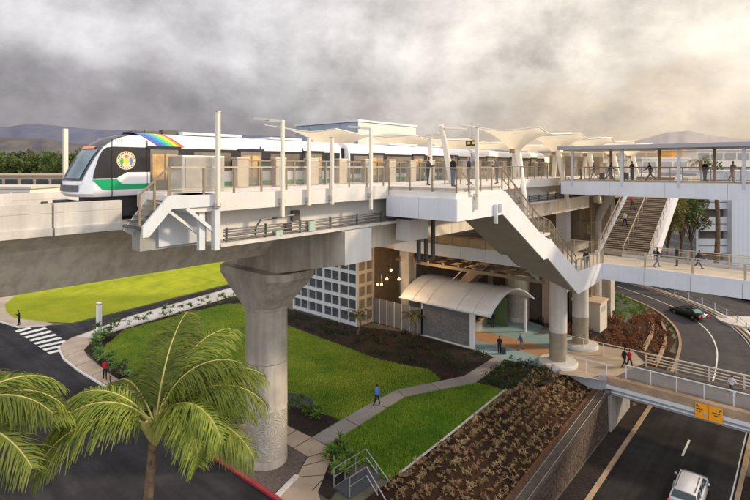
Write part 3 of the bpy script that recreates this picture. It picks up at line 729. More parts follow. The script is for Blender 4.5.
# rainbow flash over the roof shoulder
rb = [(.07,.10,.42),(.03,.20,.60),(.0,.42,.50),(.12,.55,.12),(.85,.75,.03),(.82,.30,.02),(.70,.06,.05)]
zr_ = [19.60,19.8,20.02,20.15,20.23,20.27]
wds = [.30,.19,.17,.20,.19,.13,.14]
off_ = 0
for k,c in enumerate(rb):
    m = MB()
    for edge in (0,1):
        y_ = 10.15+off_+edge*wds[k]
        row = []
        for z in zr_+[20.275]:
            u = (20.27-z)/.67
            x = TC+(interp(PROF,min(z,20.27)) if z < 20.272 else -.4)
            slant = max(0,u)*(.95)+.0
            row.append((x+.012, y_+slant+ (0 if z<20.272 else -.25), z+.010))
        m.v += row
    n7 = len(zr_)+1; m.f = [(i,i+1,n7+i+1,n7+i) for i in range(n7-1)]; m.m = [0]*len(m.f)
    m.build('rainbow_stripe', M('rainbow_%s' % 'navy blue teal green yellow orange red'.split()[k], c, .3, var=.05, scale=2), tr)
    off_ += wds[k]

# ------------------------------------------------------------------ railings
def railing(label, path, h=1.1, step=1.5, mat=alu_w, infill=rail_glass, rail_r=.04, post=(.06,.08), mids=(), name='railing', group=None, gap=.0, toe=.08, mat_rail=None):
    P = [Vector(p) for p in path]; root = thing(name, label, 'railing', tuple(P[0]), 0, group)
    hr = MB()
    for a,b in zip(P[:-1],P[1:]):
        hr.bar(a+Vector((0,0,h)), b+Vector((0,0,h)), rail_r*2, rail_r*1.6)
        for q in mids: hr.bar(a+Vector((0,0,h*q)), b+Vector((0,0,h*q)), rail_r*1.1, rail_r*1.1)
    hr.build('handrail', mat_rail or mat, root)
    proto = None; cnt = 0
    for i,(a,b) in enumerate(zip(P[:-1],P[1:])):
        d = b-a; n = max(1,int(round(d.length/step)))
        for k in range(n+1 if i == len(P)-2 else n):
            p = a+d*(k/n)-P[0]
            if proto is None:
                proto = MB().box(-post[0]/2,post[0]/2,-post[1]/2,post[1]/2,-.05,h-rail_r*.8).build('post', mat, root, local=True)
                proto.location = p
            else: clone(proto, p, root)
        if infill is not None:
            MB().sheet([a+Vector((0,0,toe)),b+Vector((0,0,toe)),b+Vector((0,0,h-.10)),a+Vector((0,0,h-.10))]).build('infill_panel', infill, root, recalc=False)
    return root

# ------------------------------------------------------------------ near platform
FL = 17.55
pf = thing('station_platform', 'long pale station platform with concrete fascia beside the train', 'platform', (-18.4,9.9,FL))
MB().box(-22.95,-18.42,10.0,92,16.86,17.55).build('platform_slab', white_c, pf)
MB().box(-18.42,-18.36,11.35,22.1,16.84,17.56).build('fascia', white_c, pf)
MB().box(-18.42,-18.36,28.2,92,16.84,17.56).build('fascia', white_c, pf)
MB().box(-20.6,-19.4,11.35,92,15.5,16.858).build('edge_beam', white_c, pf)
MB().box(-20.6,-18.25,11.35,60,15.36,15.5).build('conduit_ledge', parapet_c, pf)
tr_ = MB()
for z,rr in ((15.62,.05),(15.78,.05),(15.93,.03),(16.03,.03)): tr_.cyl((-18.45,11.6,z),(-18.45,60,z),rr,n=6)
for i in range(24): tr_.box(-18.50,-18.40,11.7+2.0*i,11.76+2.0*i,15.5,16.12)
tr_.build('cable_rack', steel_d, pf)
cb = MB(); cb.tube([(-18.5,13.2,15.6),(-18.5,13.2,15.95),(-18.5,13.5,16.3),(-18.5,15.2,16.36),(-18.5,15.4,16.36)],.05); cb.box(-19.38,-19.2,15.9,16.35,16.0,16.5); cb.box(-19.38,-19.2,15.5,15.85,15.55,15.9); cb.build('cable_conduit', steel_d, pf)
pgb = M('pale_green_box',(.40,.52,.42),.5,var=.1,scale=3); MB().box(-18.6,-18.3,16.2,16.6,15.55,16.0).build('junction_box', pgb, pf); MB().box(-18.6,-18.3,14.2,14.6,15.52,15.75).build('junction_box', pgb, pf)
# stair down to the guideway walk
sg = thing('service_stair', 'grey steel service stair at the end of the platform', 'stair', (-18.4,9.3,16.5))
MB().prism([(9.15,17.55),(11.35,17.55),(11.35,17.06),(9.3,17.06),(8.42,16.08),(8.2,16.08),(8.2,16.48)],'x',-18.46,-18.34).build('stringer', steel_w, sg)
st = MB()
for i in range(6): st.box(-20.0,-18.47,8.15+.19*i,8.4+.19*i,16.35+.19*i,16.40+.19*i)
st.build('tread', steel_d, sg)
MB().box(-20.0,-18.47,9.2,11.3,17.44,17.55).build('landing_plate', steel_w, sg)
MB().prism([(9.1,17.4),(10.0,17.0),(9.6,16.9),(8.5,16.0),(8.2,16.2)],'x',-20.05,-20.0).build('stringer', steel_w, sg)
b_ = MB(); b_.bar((-18.5,9.2,17.0),(-18.9,11.0,15.7),.09,.12); b_.bar((-18.4,9.9,17.05),(-18.5,11.3,15.9),.12,.14); b_.build('brace', steel_w, sg)
b_ = MB(); b_.box(-18.75,-18.55,10.55,10.8,15.3,17.0); b_.box(-18.6,-18.3,11.1,11.35,15.25,17.0); b_.box(-19.6,-19.4,9.3,11.2,15.5,16.95); b_.build('support_post', steel_w, sg)
MB().box(-20.2,-19.5,8.6,11.3,15.4,16.2).build('steel_box', M('galvanised',(.42,.41,.40),.5,metal=.4,var=.1,scale=2), sg)
railing('metal railing with sloping handrail on the service stair', [(-18.5,8.15,16.55),(-18.5,9.25,17.55)], 1.1, .7, mat=bronze)
railing('metal railing with mesh panels along the long platform edge', [(-18.5,9.3,17.55),(-18.5,22.0,17.55)], 1.1, 1.45, mat=bronze, infill=rail_glass, mids=(.22,), mat_rail=alu_w)
# screen gates between platform and train
gate_m = M('gate_casing', (.46,.40,.32), .45, metal=.25, var=.1, scale=2)
gl = 'platform screen gate with tan casing and glass panel, one of the row beside the train'
gr = thing('platform_gate', gl, 'platform gate', (-22.6,15.2,FL), 0, 'platform screen gates')
MB().box(-22.85,-22.35,14.85,15.55,FL,FL+1.5).box(-22.87,-22.33,14.80,15.60,FL+1.5,FL+1.62).build('casing', gate_m, gr, bevel=.03)
MB().box(-22.62,-22.58,15.55,17.2,FL+.15,FL+1.4).build('glass_panel', gate_glass, gr)
MB().box(-22.66,-22.54,15.55,17.2,FL+1.4,FL+1.48).box(-22.66,-22.54,16.32,16.40,FL,FL+1.4).build('gate_frame', bronze, gr)
for i in range(1,26): clone_tree(gr, (-22.6,15.2+2.48*i,FL))
cbx = thing('equipment_cabinet', 'large grey metal equipment cabinet at the platform end', 'cabinet', (-21.2,11.2,FL))
MB().box(-21.9,-20.6,10.9,13.0,FL,FL+1.62).build('cabinet_body', alu, cbx, bevel=.04); MB().box(-20.6,-20.57,11.05,12.85,FL+.2,FL+1.5).build('door', M('cabinet_door',(.40,.38,.35),.4,metal=.5,var=.1,scale=3), cbx)

# poles clamped on the fascia
def pole(t, p, ztop, zbot, label, arm=False, side='L'):
    r = thing('light_pole', label, 'light pole', (p,t,zbot), 0)
    MB().box(p-.08,p+.08,t-.08,t+.08,zbot,ztop).build('shaft', cream, r, bevel=.02)
    MB().box(p-.16,p+.03,t-.13,t+.13,FL-.55,FL-.35).build('clamp', alu, r)
    if arm:
        MB().bar((p,t,ztop-.05),(p-.5,t-.55,ztop+.0),.10,.10).build('arm', cream, r)
        MB().bar((p-.4,t-.45,ztop+.02),(p-.85,t-.95,ztop+.06),.26,.09).build('lamp_head', alu, r)
    else: MB().box(p-.09,p+.09,t-.09,t+.09,ztop,ztop+.04).build('cap', alu, r)
def t_of(u,p): k=(u-375)/500; return -p*(RX+RY*k)/(RY-RX*k)
pole(t_of(218,-18.2),-18.2,EYE+2.2,EYE-1.65,'tall plain cream pole at the left end of the platform edge')
pole(t_of(282.5,-18.2),-18.2,EYE+2.1,EYE-2.35,'cream light pole with a lamp arm over the platform',True)
pole(t_of(309,-18.2),-18.2,EYE+1.36,EYE-1.9,'shorter cream pole just right of the lamp arm pole')
pole(t_of(332,-18.2),-18.2,EYE+1.43,EYE-1.95,'shorter cream pole left of the tall pole beside the landing')
pole(t_of(371,-18.2),-18.2,EYE+2.1,EYE-2.4,'tall cream pole on the platform edge just left of the white landing',True)
pole(t_of(477,-13.55),-13.55,EYE+2.07,EYE-2.35,'tall cream pole on the white stair landing face')

# ------------------------------------------------------------------ landing + great stair
sr = thing('great_stair', 'white panelled stair and landing descending from the platform to the middle walkway', 'stair', (-13.7,22.2,FL))
PX = -13.7
upper = [(27.6,17.2),(32.9,14.05),(34.7,13.45),(40.0,10.4),(46.0,10.2)]
lower = [(46.0,8.75),(40.0,8.65),(34.0,12.3),(33.3,12.3),(27.3,15.83)]
MB().prism([(22.2,16.98)]+upper+lower+[(22.2,15.83)],'x',PX-.12,PX).build('outer_stringer', panel, sr)
fp = MB()
ed = [-18.4+.0, -17.3,-16.1,-14.9,-13.72]
for a,b in zip(ed[:-1],ed[1:]): fp.box(a+.01,b-.01,22.12,22.2,15.83,16.98)
fp.build('landing_fascia', panel_b, sr)
MB().box(-18.41,-13.73,22.21,27.4,16.3,16.97).build('landing_core', white_c, sr)
MB().box(-18.36,-13.85,22.35,27.6,16.975,17.32).build('landing_kerb', white_c, sr)
MB().box(-18.36,-14.0,22.5,27.5,17.322,17.52).build('landing_floor', paving_l, sr)
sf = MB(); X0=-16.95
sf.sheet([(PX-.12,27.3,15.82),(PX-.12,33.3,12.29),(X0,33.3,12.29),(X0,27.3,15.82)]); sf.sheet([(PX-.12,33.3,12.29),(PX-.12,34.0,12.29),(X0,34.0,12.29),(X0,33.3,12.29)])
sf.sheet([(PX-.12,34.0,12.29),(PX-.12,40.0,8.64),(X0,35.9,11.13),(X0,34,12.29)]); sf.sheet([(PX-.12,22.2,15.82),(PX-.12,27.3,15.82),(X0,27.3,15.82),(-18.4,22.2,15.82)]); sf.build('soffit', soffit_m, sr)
MB().prism(upper[:4]+[(40,9.2),(34.0,12.6),(33.3,12.6),(27.3,16.1)],'x',X0,X0+.1).build('inner_stringer', panel, sr)
tm = MB()
def flight(m,x0,x1,t0,z0,t1,z1,n,thick=.06):
    for i in range(n):
        a = t0+(t1-t0)*i/n; b = t0+(t1-t0)*(i+1)/n; z = z0+(z1-z0)*(i+1)/n
        m.box(x0,x1,a,b+.02,z-thick,z); m.box(x0,x1,a-.02 if z1<z0 else b-.02,a if z1<z0 else b,min(z,z-(z1-z0)/n),max(z,z-(z1-z0)/n))
flight(tm,X0+.1,PX-.12,27.6,17.3,32.8,14.0,19); tm.box(X0+.1,PX-.12,32.8,34.7,13.85,14.0); flight(tm,X0+.1,PX-.12,34.7,14.0-.3,40,10.0,21); tm.box(X0+.1,PX-.12,40,46,9.7,9.95); tm.build('treads', paving_l, sr)
MB().box(-13.68,-13.5,26.1,26.25,15.4,16.5).box(-13.68,-13.5,26.7,26.8,16.0,16.5).build('wall_light', steel_w, sr)
railing('railing with mesh panels along the front of the white stair landing', [(-18.4,22.4,17.32),(-13.88,22.4,17.32)],1.28,1.4, mat=bronze, mids=(.15,), mat_rail=alu_w)
railing('railing with mesh panels on the sunlit side of the stair landing', [(-13.88,22.4,17.32),(-13.88,27.5,17.32)],1.28,1.3, mat=bronze, mids=(.15,), mat_rail=alu_w)
railing('dark sloping handrail down the outer side of the great stair', [(-13.88,27.5,17.3),(-13.88,32.8,14.1),(-13.88,34.7,13.6),(-13.88,40,10.35)],1.25,1.1, mat=bronze, mids=(.55,))
railing('sloping handrail down the inner side of the great stair', [(X0+.15,27.6,17.3),(X0+.15,32.8,14.1),(X0+.15,34.7,13.6),(X0+.15,40,10.35)],1.1,1.3, mat=bronze)
railing('level railing at the foot of the great stair', [(-13.85,40.1,10.05),(-13.85,46.1,10.0)],1.25,1.0, mat=alu_w)

# ------------------------------------------------------------------ middle walkway
wk = thing('middle_walkway', 'white panelled footbridge at mid height passing over the road', 'footbridge', (-13.7,46,9.95))
fp = MB(); x = -13.7
while x < 48: fp.box(x+.012,x+3.3-.012,45.95,46.05,8.83,10.22); x += 3.3
fp.build('fascia', panel_b, wk)
fp = MB(); x = -37
while x < -17: fp.box(x+.012,x+3.0-.012,45.95,46.05,8.83,10.15); x += 3.0
fp.build('fascia', panel_b, wk)
MB().box(-44,48,46.06,52.0,8.9,9.95).build('deck', M('walkway_floor',(.66,.58,.48),.75,var=.1,scale=.8,tint=(.55,.46,.36),tfac=.5), wk)
MB().box(-13.7,48,52.0,52.1,8.83,10.2).build('fascia', panel_b, wk)
railing('near railing with mesh panels along the middle footbridge over the road', [(-13.7,46.15,10.2),(40,46.15,10.2)],1.2,3.3, mat=alu_w, post=(.16,.12), mids=(.85,))
railing('far railing with mesh panels along the middle footbridge over the road', [(-11.2,51.9,9.95),(40,51.9,9.95)],1.2,3.0, mat=alu_w, post=(.1,.1), mids=(.85,))
railing('railing along the shaded middle walkway under the station', [(-37,46.15,9.95),(-17.2,46.15,9.95)],1.25,2.0, mat=bronze, infill=glass('tan_screen', (.55,.37,.20), .7, .4))
railing('railing beside the shaft at the back of the middle walkway', [(-24,51.9,9.95),(-15.8,51.9,9.95)],1.2,1.2, mat=alu_w)
# supporting columns of the walkway
for cx,cy,lb in ((-17.95,47.0,'nearer round column holding the walkway, white above and stained below'),(-18.0,53.2,'farther round column holding the walkway, beside the beige cabin')):
    cr = thing('walkway_column', lb, 'column', (cx,cy,0))
    MB().lathe((cx,cy,0),[(.80,3.1),(.80,8.86)],28).build('upper_shaft', M('column_white',(.62,.58,.53),.75,var=.08,scale=1,streak=.25), cr, smooth=True)
    MB().lathe((cx,cy,0),[(.795,.4),(.795,3.1)],28).build('lower_shaft', M('column_stained',(.32,.28,.21),.85,var=.15,scale=1,streak=.3), cr, smooth=True)
    MB().lathe((cx,cy,0),[(1.75,-.3),(1.75,.28),(1.68,.36),(.8,.42)],32).build('footing_disc', white_c, cr, smooth=True)
# far stair rising to the upper level
es = thing('far_stair', 'long flight of stairs with white sides rising from the middle walkway to the upper level', 'stair', (-13.5,52.2,9.95))
S0,S1,Z0,Z1 = 52.3,66.5,9.95,17.4
for x0,x1 in ((-11.55,-11.0),(-16.1,-15.75)):
    MB().prism([(S0-.6,Z0-.9),(S0-.6,Z0+.35),(S0+.2,Z0+.35),(S1,Z1+.35),(S1,Z1-1.0),(S0+.6,Z0-.9)],'x',x0,x1).build('stringer', panel, es)
tm = MB(); flight(tm,-15.75,-11.55,S0,Z0,S1,Z1,44); tm.build('treads', M('stair_brown',(.42,.33,.25),.8,var=.15,scale=1.5), es)
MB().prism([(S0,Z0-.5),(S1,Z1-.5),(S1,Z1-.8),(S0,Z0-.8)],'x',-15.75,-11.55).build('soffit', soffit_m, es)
railing('warm metal railing on the left side of the far stair', [(-15.9,S0,Z0+.3),(-15.9,S1,Z1+.3)],1.0,1.6, mat=alu_w)
railing('warm metal railing on the right side of the far stair', [(-11.3,S0,Z0+.3),(-11.3,S1,Z1+.3)],1.0,1.6, mat=alu_w)
railing('central handrail splitting the far stair', [(-13.6,S0,Z0),(-13.6,S1,Z1)],1.0,2.0, mat=alu_w, infill=None)

# ------------------------------------------------------------------ upper bridge
ub = thing('upper_footbridge', 'roofed white footbridge at platform level leading off to the right', 'footbridge', (-17,46,17.4))
fp = MB(); x = -17.3
while x < 48: fp.box(x+.012,x+4.2-.012,45.95,46.05,16.13,17.32); x += 4.2
fp.build('fascia', panel_b, ub)
MB().box(-17.3,48,46.06,52,16.25,17.4).build('deck', M('bridge_floor',(.52,.45,.37),.75,var=.1,scale=.8), ub)
MB().box(-17.5,48,45.6,52.6,20.22,20.5).build('roof', M('bridge_roof',(.44,.46,.50),.5,var=.06,scale=.5), ub)
MB().box(-17.5,48,45.55,45.6,20.16,20.48).build('roof_edge', M('roof_edge_grey',(.36,.36,.385),.5,var=.06,scale=.5), ub)
MB().box(-17.4,48,46.0,52.4,20.16,20.21).build('ceiling', bronze, ub)
for i in range(0,14):
    x = -16.3+4.2*i
    MB().box(x-.11,x+.11,45.94,46.16,16.9,20.2).build('column', M('post_grey',(.52,.54,.58),.45,var=.06,scale=1), ub)
    x = -14.6+4.2*i
    MB().box(x-.11,x+.11,51.65,51.87,17.4,20.2).build('column', bronze, ub)
railing('near railing along the roofed upper footbridge', [(-17,46.3,17.35),(40,46.3,17.35)],1.2,2.1, mat=bronze, mids=(.08,), infill=rail_glass)
railing('far railing along the roofed upper footbridge', [(-17,51.5,17.4),(40,51.5,17.4)],1.2,2.1, mat=bronze, mids=(.08,))

# far platform, station interior
fpz = thing('far_platform', 'far side station platform beyond the train', 'platform', (-33,24,FL))
MB().box(-37,-30.6,24,92,16.3,17.55).build('platform_slab', white_c, fpz)
MB().box(-36.9,-36.7,24,92,17.55,18.9).build('parapet_wall', white_c, fpz)
g2 = None
for i in range(18): clone_tree(gr, (-30.85,26+2.48*i,FL), label='platform screen gate with tan casing on the far platform beyond the train')
fe = thing('platform_end_stair', 'grey steel stair and railing at the end of the far guideway walk', 'stair', (-31.9,14,17.2))
def far_pt(u,d,z): return at_depth(u,d,z)
bs = Vector((-32.0,12.6,0)); e_ = MB()
for q in (0,.8,1.6,2.4): e_.box(bs.x-.05,bs.x+.05,bs.y+q-.05,bs.y+q+.05,16.9,19.0-(.0 if q<1 else .4*(q-.8)))
e_.bar((bs.x,bs.y,19.0),(bs.x,bs.y+.9,19.0),.09,.09); e_.bar((bs.x,bs.y+.8,19.0),(bs.x,bs.y+2.6,17.6),.09,.14); e_.build('rail_frame', alu, fe)
MB().box(bs.x-1.2,bs.x-.1,bs.y-1,bs.y+3,16.7,17.25).build('walk_slab', steel_w, fe)
fpole = thing('plain_post', 'plain cream post behind the train nose on the far side', 'post', (-33.2,14.3,16))
q = at_depth(65.5,33.5,0); MB().box(q[0]-.13,q[0]+.13,q[1]-.13,q[1]+.13,15.5,21.2).build('shaft', cream, fpole)
# service tower with gridded screen
tw = thing('service_tower', 'tall service tower clad in a white grid of dark panels', 'tower', (-45,42.5,0))
MB().box(-50.8,-39.8,42.7,45.2,0,23.9).box(-50.79,-39.8,45.2,54,17.0,23.89).build('tower_core', M('tower_core_mat',(.35,.36,.38),.7,var=.1,scale=1), tw)
MB().box(-50.79,-42.5,45.2,54,0,16.99).build('rear_core', M('hall_wall',(.45,.33,.22),.7), tw)
gf = MB()
nx = 4; xs_ = [-51+11.3*i/nx for i in range(nx+1)]
for x in xs_: gf.box(x-.10,x+.10,42.35,42.7,0,12.5)
for j in range(9): gf.box(-51.1,-39.6,42.40,42.69,1.5*j+.05,1.5*j+.43)
for j in range(nx): gf.box(xs_[j]+1.38,xs_[j]+1.46,42.42,42.69,0,12.5)
gf.build('grid_frame', steel_w, tw)
gs = MB()
for y in (42.5,43.85,45.2): gs.box(-39.8,-39.55,y-.14,y+.14,0,12.5)
for j in range(9): gs.box(-39.8,-39.6,42.4,45.3,1.5*j+.05,1.5*j+.45)
gs.build('grid_frame', M('grid_sunlit',(.52,.47,.40),.7,var=.06,scale=1), tw)  # side of the white grid facing the sun, warm light painted as tan
MB().box(-50.9,-39.9,42.62,42.68,.3,12.3).build('dark_panels', M('grid_panel',(.075,.085,.095),.3,var=.35,scale=1.2), tw)
MB().box(-39.78,-39.72,42.7,45.1,.3,12.3).build('dark_panels', M('grid_panel_sunlit',(.22,.19,.15),.4,var=.3,scale=1.2), tw)  # dark panels again, with the sun's warmth put into their colour
up = MB()
for i in range(4): up.box(-50.9+2.75*i+.03,-50.9+2.75*(i+1)-.03,42.6,42.7,20.4,23.8)
up.build('penthouse_panel', M('penthouse_blue',(.30,.37,.45),.25,var=.12,scale=.5), tw)
MB().box(-39.8,-39.72,42.7,54,20.2,23.85).build('penthouse_side', white_c, tw); MB().box(-51.0,-39.6,42.5,54.2,23.9,24.15).build('penthouse_roof', panel_b, tw)

# girders, columns and lit hall below the platform
stn = thing('station_hall', 'concrete columns, beams and floor slabs of the lit station hall under the platform', 'station', (-30,45,0))
for x,y,s_ in ((-36.0,47.3,.55),(-21.3,62,.7),(-36,62,.6),(-19.2,66,.8)):
    MB().box(x-s_,x+s_,y-s_,y+s_,0,16.3).build('column', concrete, stn, bevel=.05)
bm_ = MB(); bm_.box(-20.6,-19.3,20.2,60,13.9,15.3); bm_.box(-36.6,-35.4,24,60,13.6,16); bm_.build('long_beam', girder_c, stn)
bm_ = MB()
for y in (47.5,62): MB().box(-37,-18.6,y-.6,y+.6,14.4,15.9).build('cross_beam', girder_c, stn)
MB().box(-18.6,-17.6,23.3,25.2,14.3,15.55).build('beam_end', white_c, stn)
for y in (26.0,26.8,27.6): MB().cyl((-18.9,y,12.5),(-18.9,y,15.6),.14).build('pipe', steel_d, stn)
MB().box(-44,-19.5,52.1,70,9.2,9.9).build('hall_floor', concrete, stn)
MB().box(-39,-26,70,70.3,0,16.2).build('back_wall', M('hall_wall',(.45,.33,.22),.7,var=.25,scale=.4), stn)
MB().box(-39.5,-39.2,54,70,9.9,16.2).build('side_wall', M('hall_wall',(.45,.33,.22),.7,var=.25,scale=.4), stn)
for x in (-31,-28.6,-26.2,-23.8): MB().box(x-.35,x+.35,58.2,58.5,0,9.0).build('pilaster', M('pink_pilaster',(.50,.36,.28),.8,var=.1,scale=1), stn)
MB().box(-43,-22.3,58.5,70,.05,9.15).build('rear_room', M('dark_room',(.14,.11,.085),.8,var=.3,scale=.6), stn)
dk = MB()
for i in range(9): dk.box(-37+2.0*i,-36.7+2.0*i,47,55.9,7.6,7.9)
for i in range(4): dk.box(-38,-19.5,47.5+2.3*i,47.7+2.3*i,7.2,7.55)
dk.build('ceiling_joist', bronze, stn)
si = thing('hall_stair', 'dark stair rising inside the station hall behind the grey fence', 'stair', (-32,50,0))
tm = MB(); 
for i in range(24): tm.box(-34.6+.34*i,-34.2+.34*i,49,51.4,.3+.33*i,.4+.33*i)
tm.build('treads', bronze, si); MB().prism([(-34.8,0),(-34.8,1),(-26.2,9.2),(-26.2,8.0)],'y',48.8,48.95).build('stringer', M('stair_tan',(.34,.23,.14),.6,var=.2,scale=1), si)
MB().bar((-34.8,48.9,1.9),(-26.2,48.9,10.1),.08,.08).bar((-34.8,51.4,1.9),(-26.2,51.4,10.1),.08,.08).build('handrail', alu_w, si)
for k,(u,v,D) in enumerate(((367,290,60),(378,284.5,55),(381.5,284.5,56),(387,279,55),(399,279,54),(391,270,55),(562,150,50))):
    z = EYE-(v-166)*D/500; q = at_depth(u,D,z); r = thing('hanging_lamp', 'small glowing orange lamp hanging in the station hall', 'lamp', q, 0, 'lamps in the station hall')
    MB().ball((0,0,0),.13,8).build('bulb', lamp_e, r, local=True, smooth=True); MB().cyl((0,0,.2),(0,0,1.2),.02,n=5).build('stem', steel_d, r, local=True)
    if k in (1,3,4):
        pl = bpy.data.lights.new('hall_lamp_light','POINT'); pl.energy = 170; pl.color = (1,.6,.25); pl.shadow_soft_size = .2
        po = bpy.data.objects.new('hall_lamp_light', pl); C.objects.link(po); po.location = (q[0],q[1],q[2]-.35)
# grey fence and canopy wall
fe_ = thing('panel_fence', 'tall grey metal panel fence right of the gridded tower', 'fence', (-37,45,0))
x = -39.5
while x < -32.6:
    MB().box(x+.03,x+1.08,45.0,45.06,.1,2.95).build('panel', M('fence_panel',(.155,.15,.145),.6,var=.1,scale=1.2), fe_); MB().box(x-.03,x+.03,44.97,45.09,0,3.0).build('post', steel_w, fe_); x += 1.1
cw = thing('canopy_wall', 'grey stone tile screen wall under the arched white canopy', 'wall', (-29,45.2,0))
MB().box(-32.2,-26.3,45.05,45.35,.15,3.55).build('tile_face', grey_tile, cw)
f_ = MB(); f_.box(-32.4,-32.2,45.0,45.4,0,3.9); f_.box(-26.3,-25.85,45.0,45.4,0,3.9); f_.box(-32.2,-26.3,45.0,45.4,3.55,3.7); f_.box(-32.2,-26.3,45.0,45.4,0,.15); f_.build('wall_frame', panel, cw)
cn = thing('arched_canopy', 'white fabric barrel canopy curving over the station entrance', 'canopy', (-29,49.5,3.9))
m = MB(); nA = 18; pr_ = []
for i in range(nA+1):
    u = i/nA; y = 44.3+10.4*u; z = 3.95+2.0*math.sin(math.pi*min(1,u*1.02))**.85*(1-.12*u)+(-.25*u); pr_.append((y,z))
rows = []
for j in range(13):
    x = -34.8+11.2*j/12; sag = .06*math.sin(math.pi*(j*2 % 12)/12)
    rows.append([(x,y,z-sag*math.sin(math.pi*i/nA)) for i,(y,z) in enumerate(pr_)])
m.loft(rows, cap=False, closed=False); me_ = m.build('membrane', fabric_w, cn, smooth=True)
sm_ = MB()
for x in (-33,-31.1,-27.4,-25.5): sm_.tube([(x,y,z+.035) for y,z in pr_],.022,4)
sm_.build('seam', M('seam_grey',(.5,.48,.46),.6,var=.1,scale=2), cn)
so_ = me_.modifiers.new('thick','SOLIDIFY'); so_.thickness = .05
ar = MB()
for x in (-34.8,-29.3,-23.65): ar.tube([(x,y,z-.09) for y,z in pr_],.085,6)
ar.tube([(-34.9,44.3,3.9),(-23.5,44.3,3.9)],.08); ar.build('arch_rib', steel_w, cn)
for x,y in ((-24.2,53.6),(-34.5,53.8)): MB().cyl((x,y,0),(x,y,3.8),.18,n=14).build('post', panel, cn, smooth=True)
sb = MB()
for x in (-31.5,-28.5,-26.1): sb.bar((x,45.2,3.7),(x+.1,44.4,3.95),.07,.07)
sb.build('bracket', steel_w, cn)
gw = thing('entrance_wall', 'green painted wall with a dark notice panel under the canopy', 'wall', (-28,54,0))
q0 = at(488,322); q1 = at(507.5,327)
MB().prism([(q0[0]-2,q0[1]-1.4),(q1[0],q1[1]),(q1[0]-.2,q1[1]+.3),(q0[0]-2.2,q0[1]-1.1)],'z',0,3.4).build('wall_slab', green_w, gw)
e0 = Vector(q0); e1 = Vector(q1); dd = (e1-e0); nn = Vector((dd.y,-dd.x,0)).normalized()*.04
for (a,b,z0,z1,mt,nm) in ((.15,.8,1.6,2.3,black_s,'notice_panel'),(.15,.8,2.3,2.7,white_c,'notice_header')):
    A = e0+dd*a+nn; B = e0+dd*b+nn; MB().sheet([(A.x,A.y,z0),(B.x,B.y,z0),(B.x,B.y,z1),(A.x,A.y,z1)]).build(nm, mt, gw)
for i in range(4):
    q = at(477+3.0*i, 331-2.4*i); r = thing('fare_gate', 'yellow topped fare gate in a row under the canopy', 'fare gate', q, 0, 'fare gates under the canopy')
    MB().box(-.14,.14,-.8,.8,0,1.0).build('cabinet', alu, r, local=True, bevel=.03); MB().box(-.16,.16,-.82,.82,1.0,1.08).build('top', yellow_p, r, local=True); MB().box(-.15,.15,-.83,-.80,.2,.95).build('end_panel', yellow_p, r, local=True)
# lift shaft behind the stair
ls = thing('lift_shaft', 'glass lift shaft framed in white and bronze behind the great stair', 'lift shaft', (-23,57,0))
for (u0,u1,D,z0,z1,mt,nm) in ((556,567,59,4,17.0,panel,'white_shaft'),):
    a = at_depth(u0,D,0); MB().box(a[0],a[0]+1.3,a[1],a[1]+1.3,z0,z1).build(nm, mt, ls)
a = at_depth(570,60,0)
MB().box(a[0],a[0]+2.4,a[1],a[1]+2.2,0,17.1).build('glass_box', glass('lift_glass',(.30,.22,.13),.55,.1), ls)
fm = MB()
for dx in (0,1.2,2.4):
    for dy in (0,2.2): fm.box(a[0]+dx-.07,a[0]+dx+.07,a[1]+dy-.07,a[1]+dy+.07,0,17.2)
for z in (3,6,9.4,12,14.5,17.1): fm.box(a[0]-.06,a[0]+2.46,a[1]-.06,a[1]+2.26,z,z+.14)
fm.build('frame', bronze, ls)
c2 = thing('tree_column', 'concrete column branching under the upper landing beside the far stair', 'column', at_depth(596,60,0))
q = c2.location; MB().cyl((q.x,q.y,0),(q.x,q.y,12.2),.62,n=18).cyl((q.x,q.y,12.0),(q.x-1.2,q.y+.8,16.3),.5,.6,n=12).cyl((q.x,q.y,12.0),(q.x+1.8,q.y+.5,16.3),.5,.6,n=12).build('shaft', concrete, c2, smooth=True)
lb = thing('upper_landing', 'upper station landing slab with beams behind the roofed footbridge', 'landing', (-20,60,17.4))
MB().box(-19,-10.5,66.5,76,16.2,17.4).build('slab', concrete, lb); MB().box(-18.9,-16.4,52,66.5,16.0,17.4).build('slab', concrete, lb)

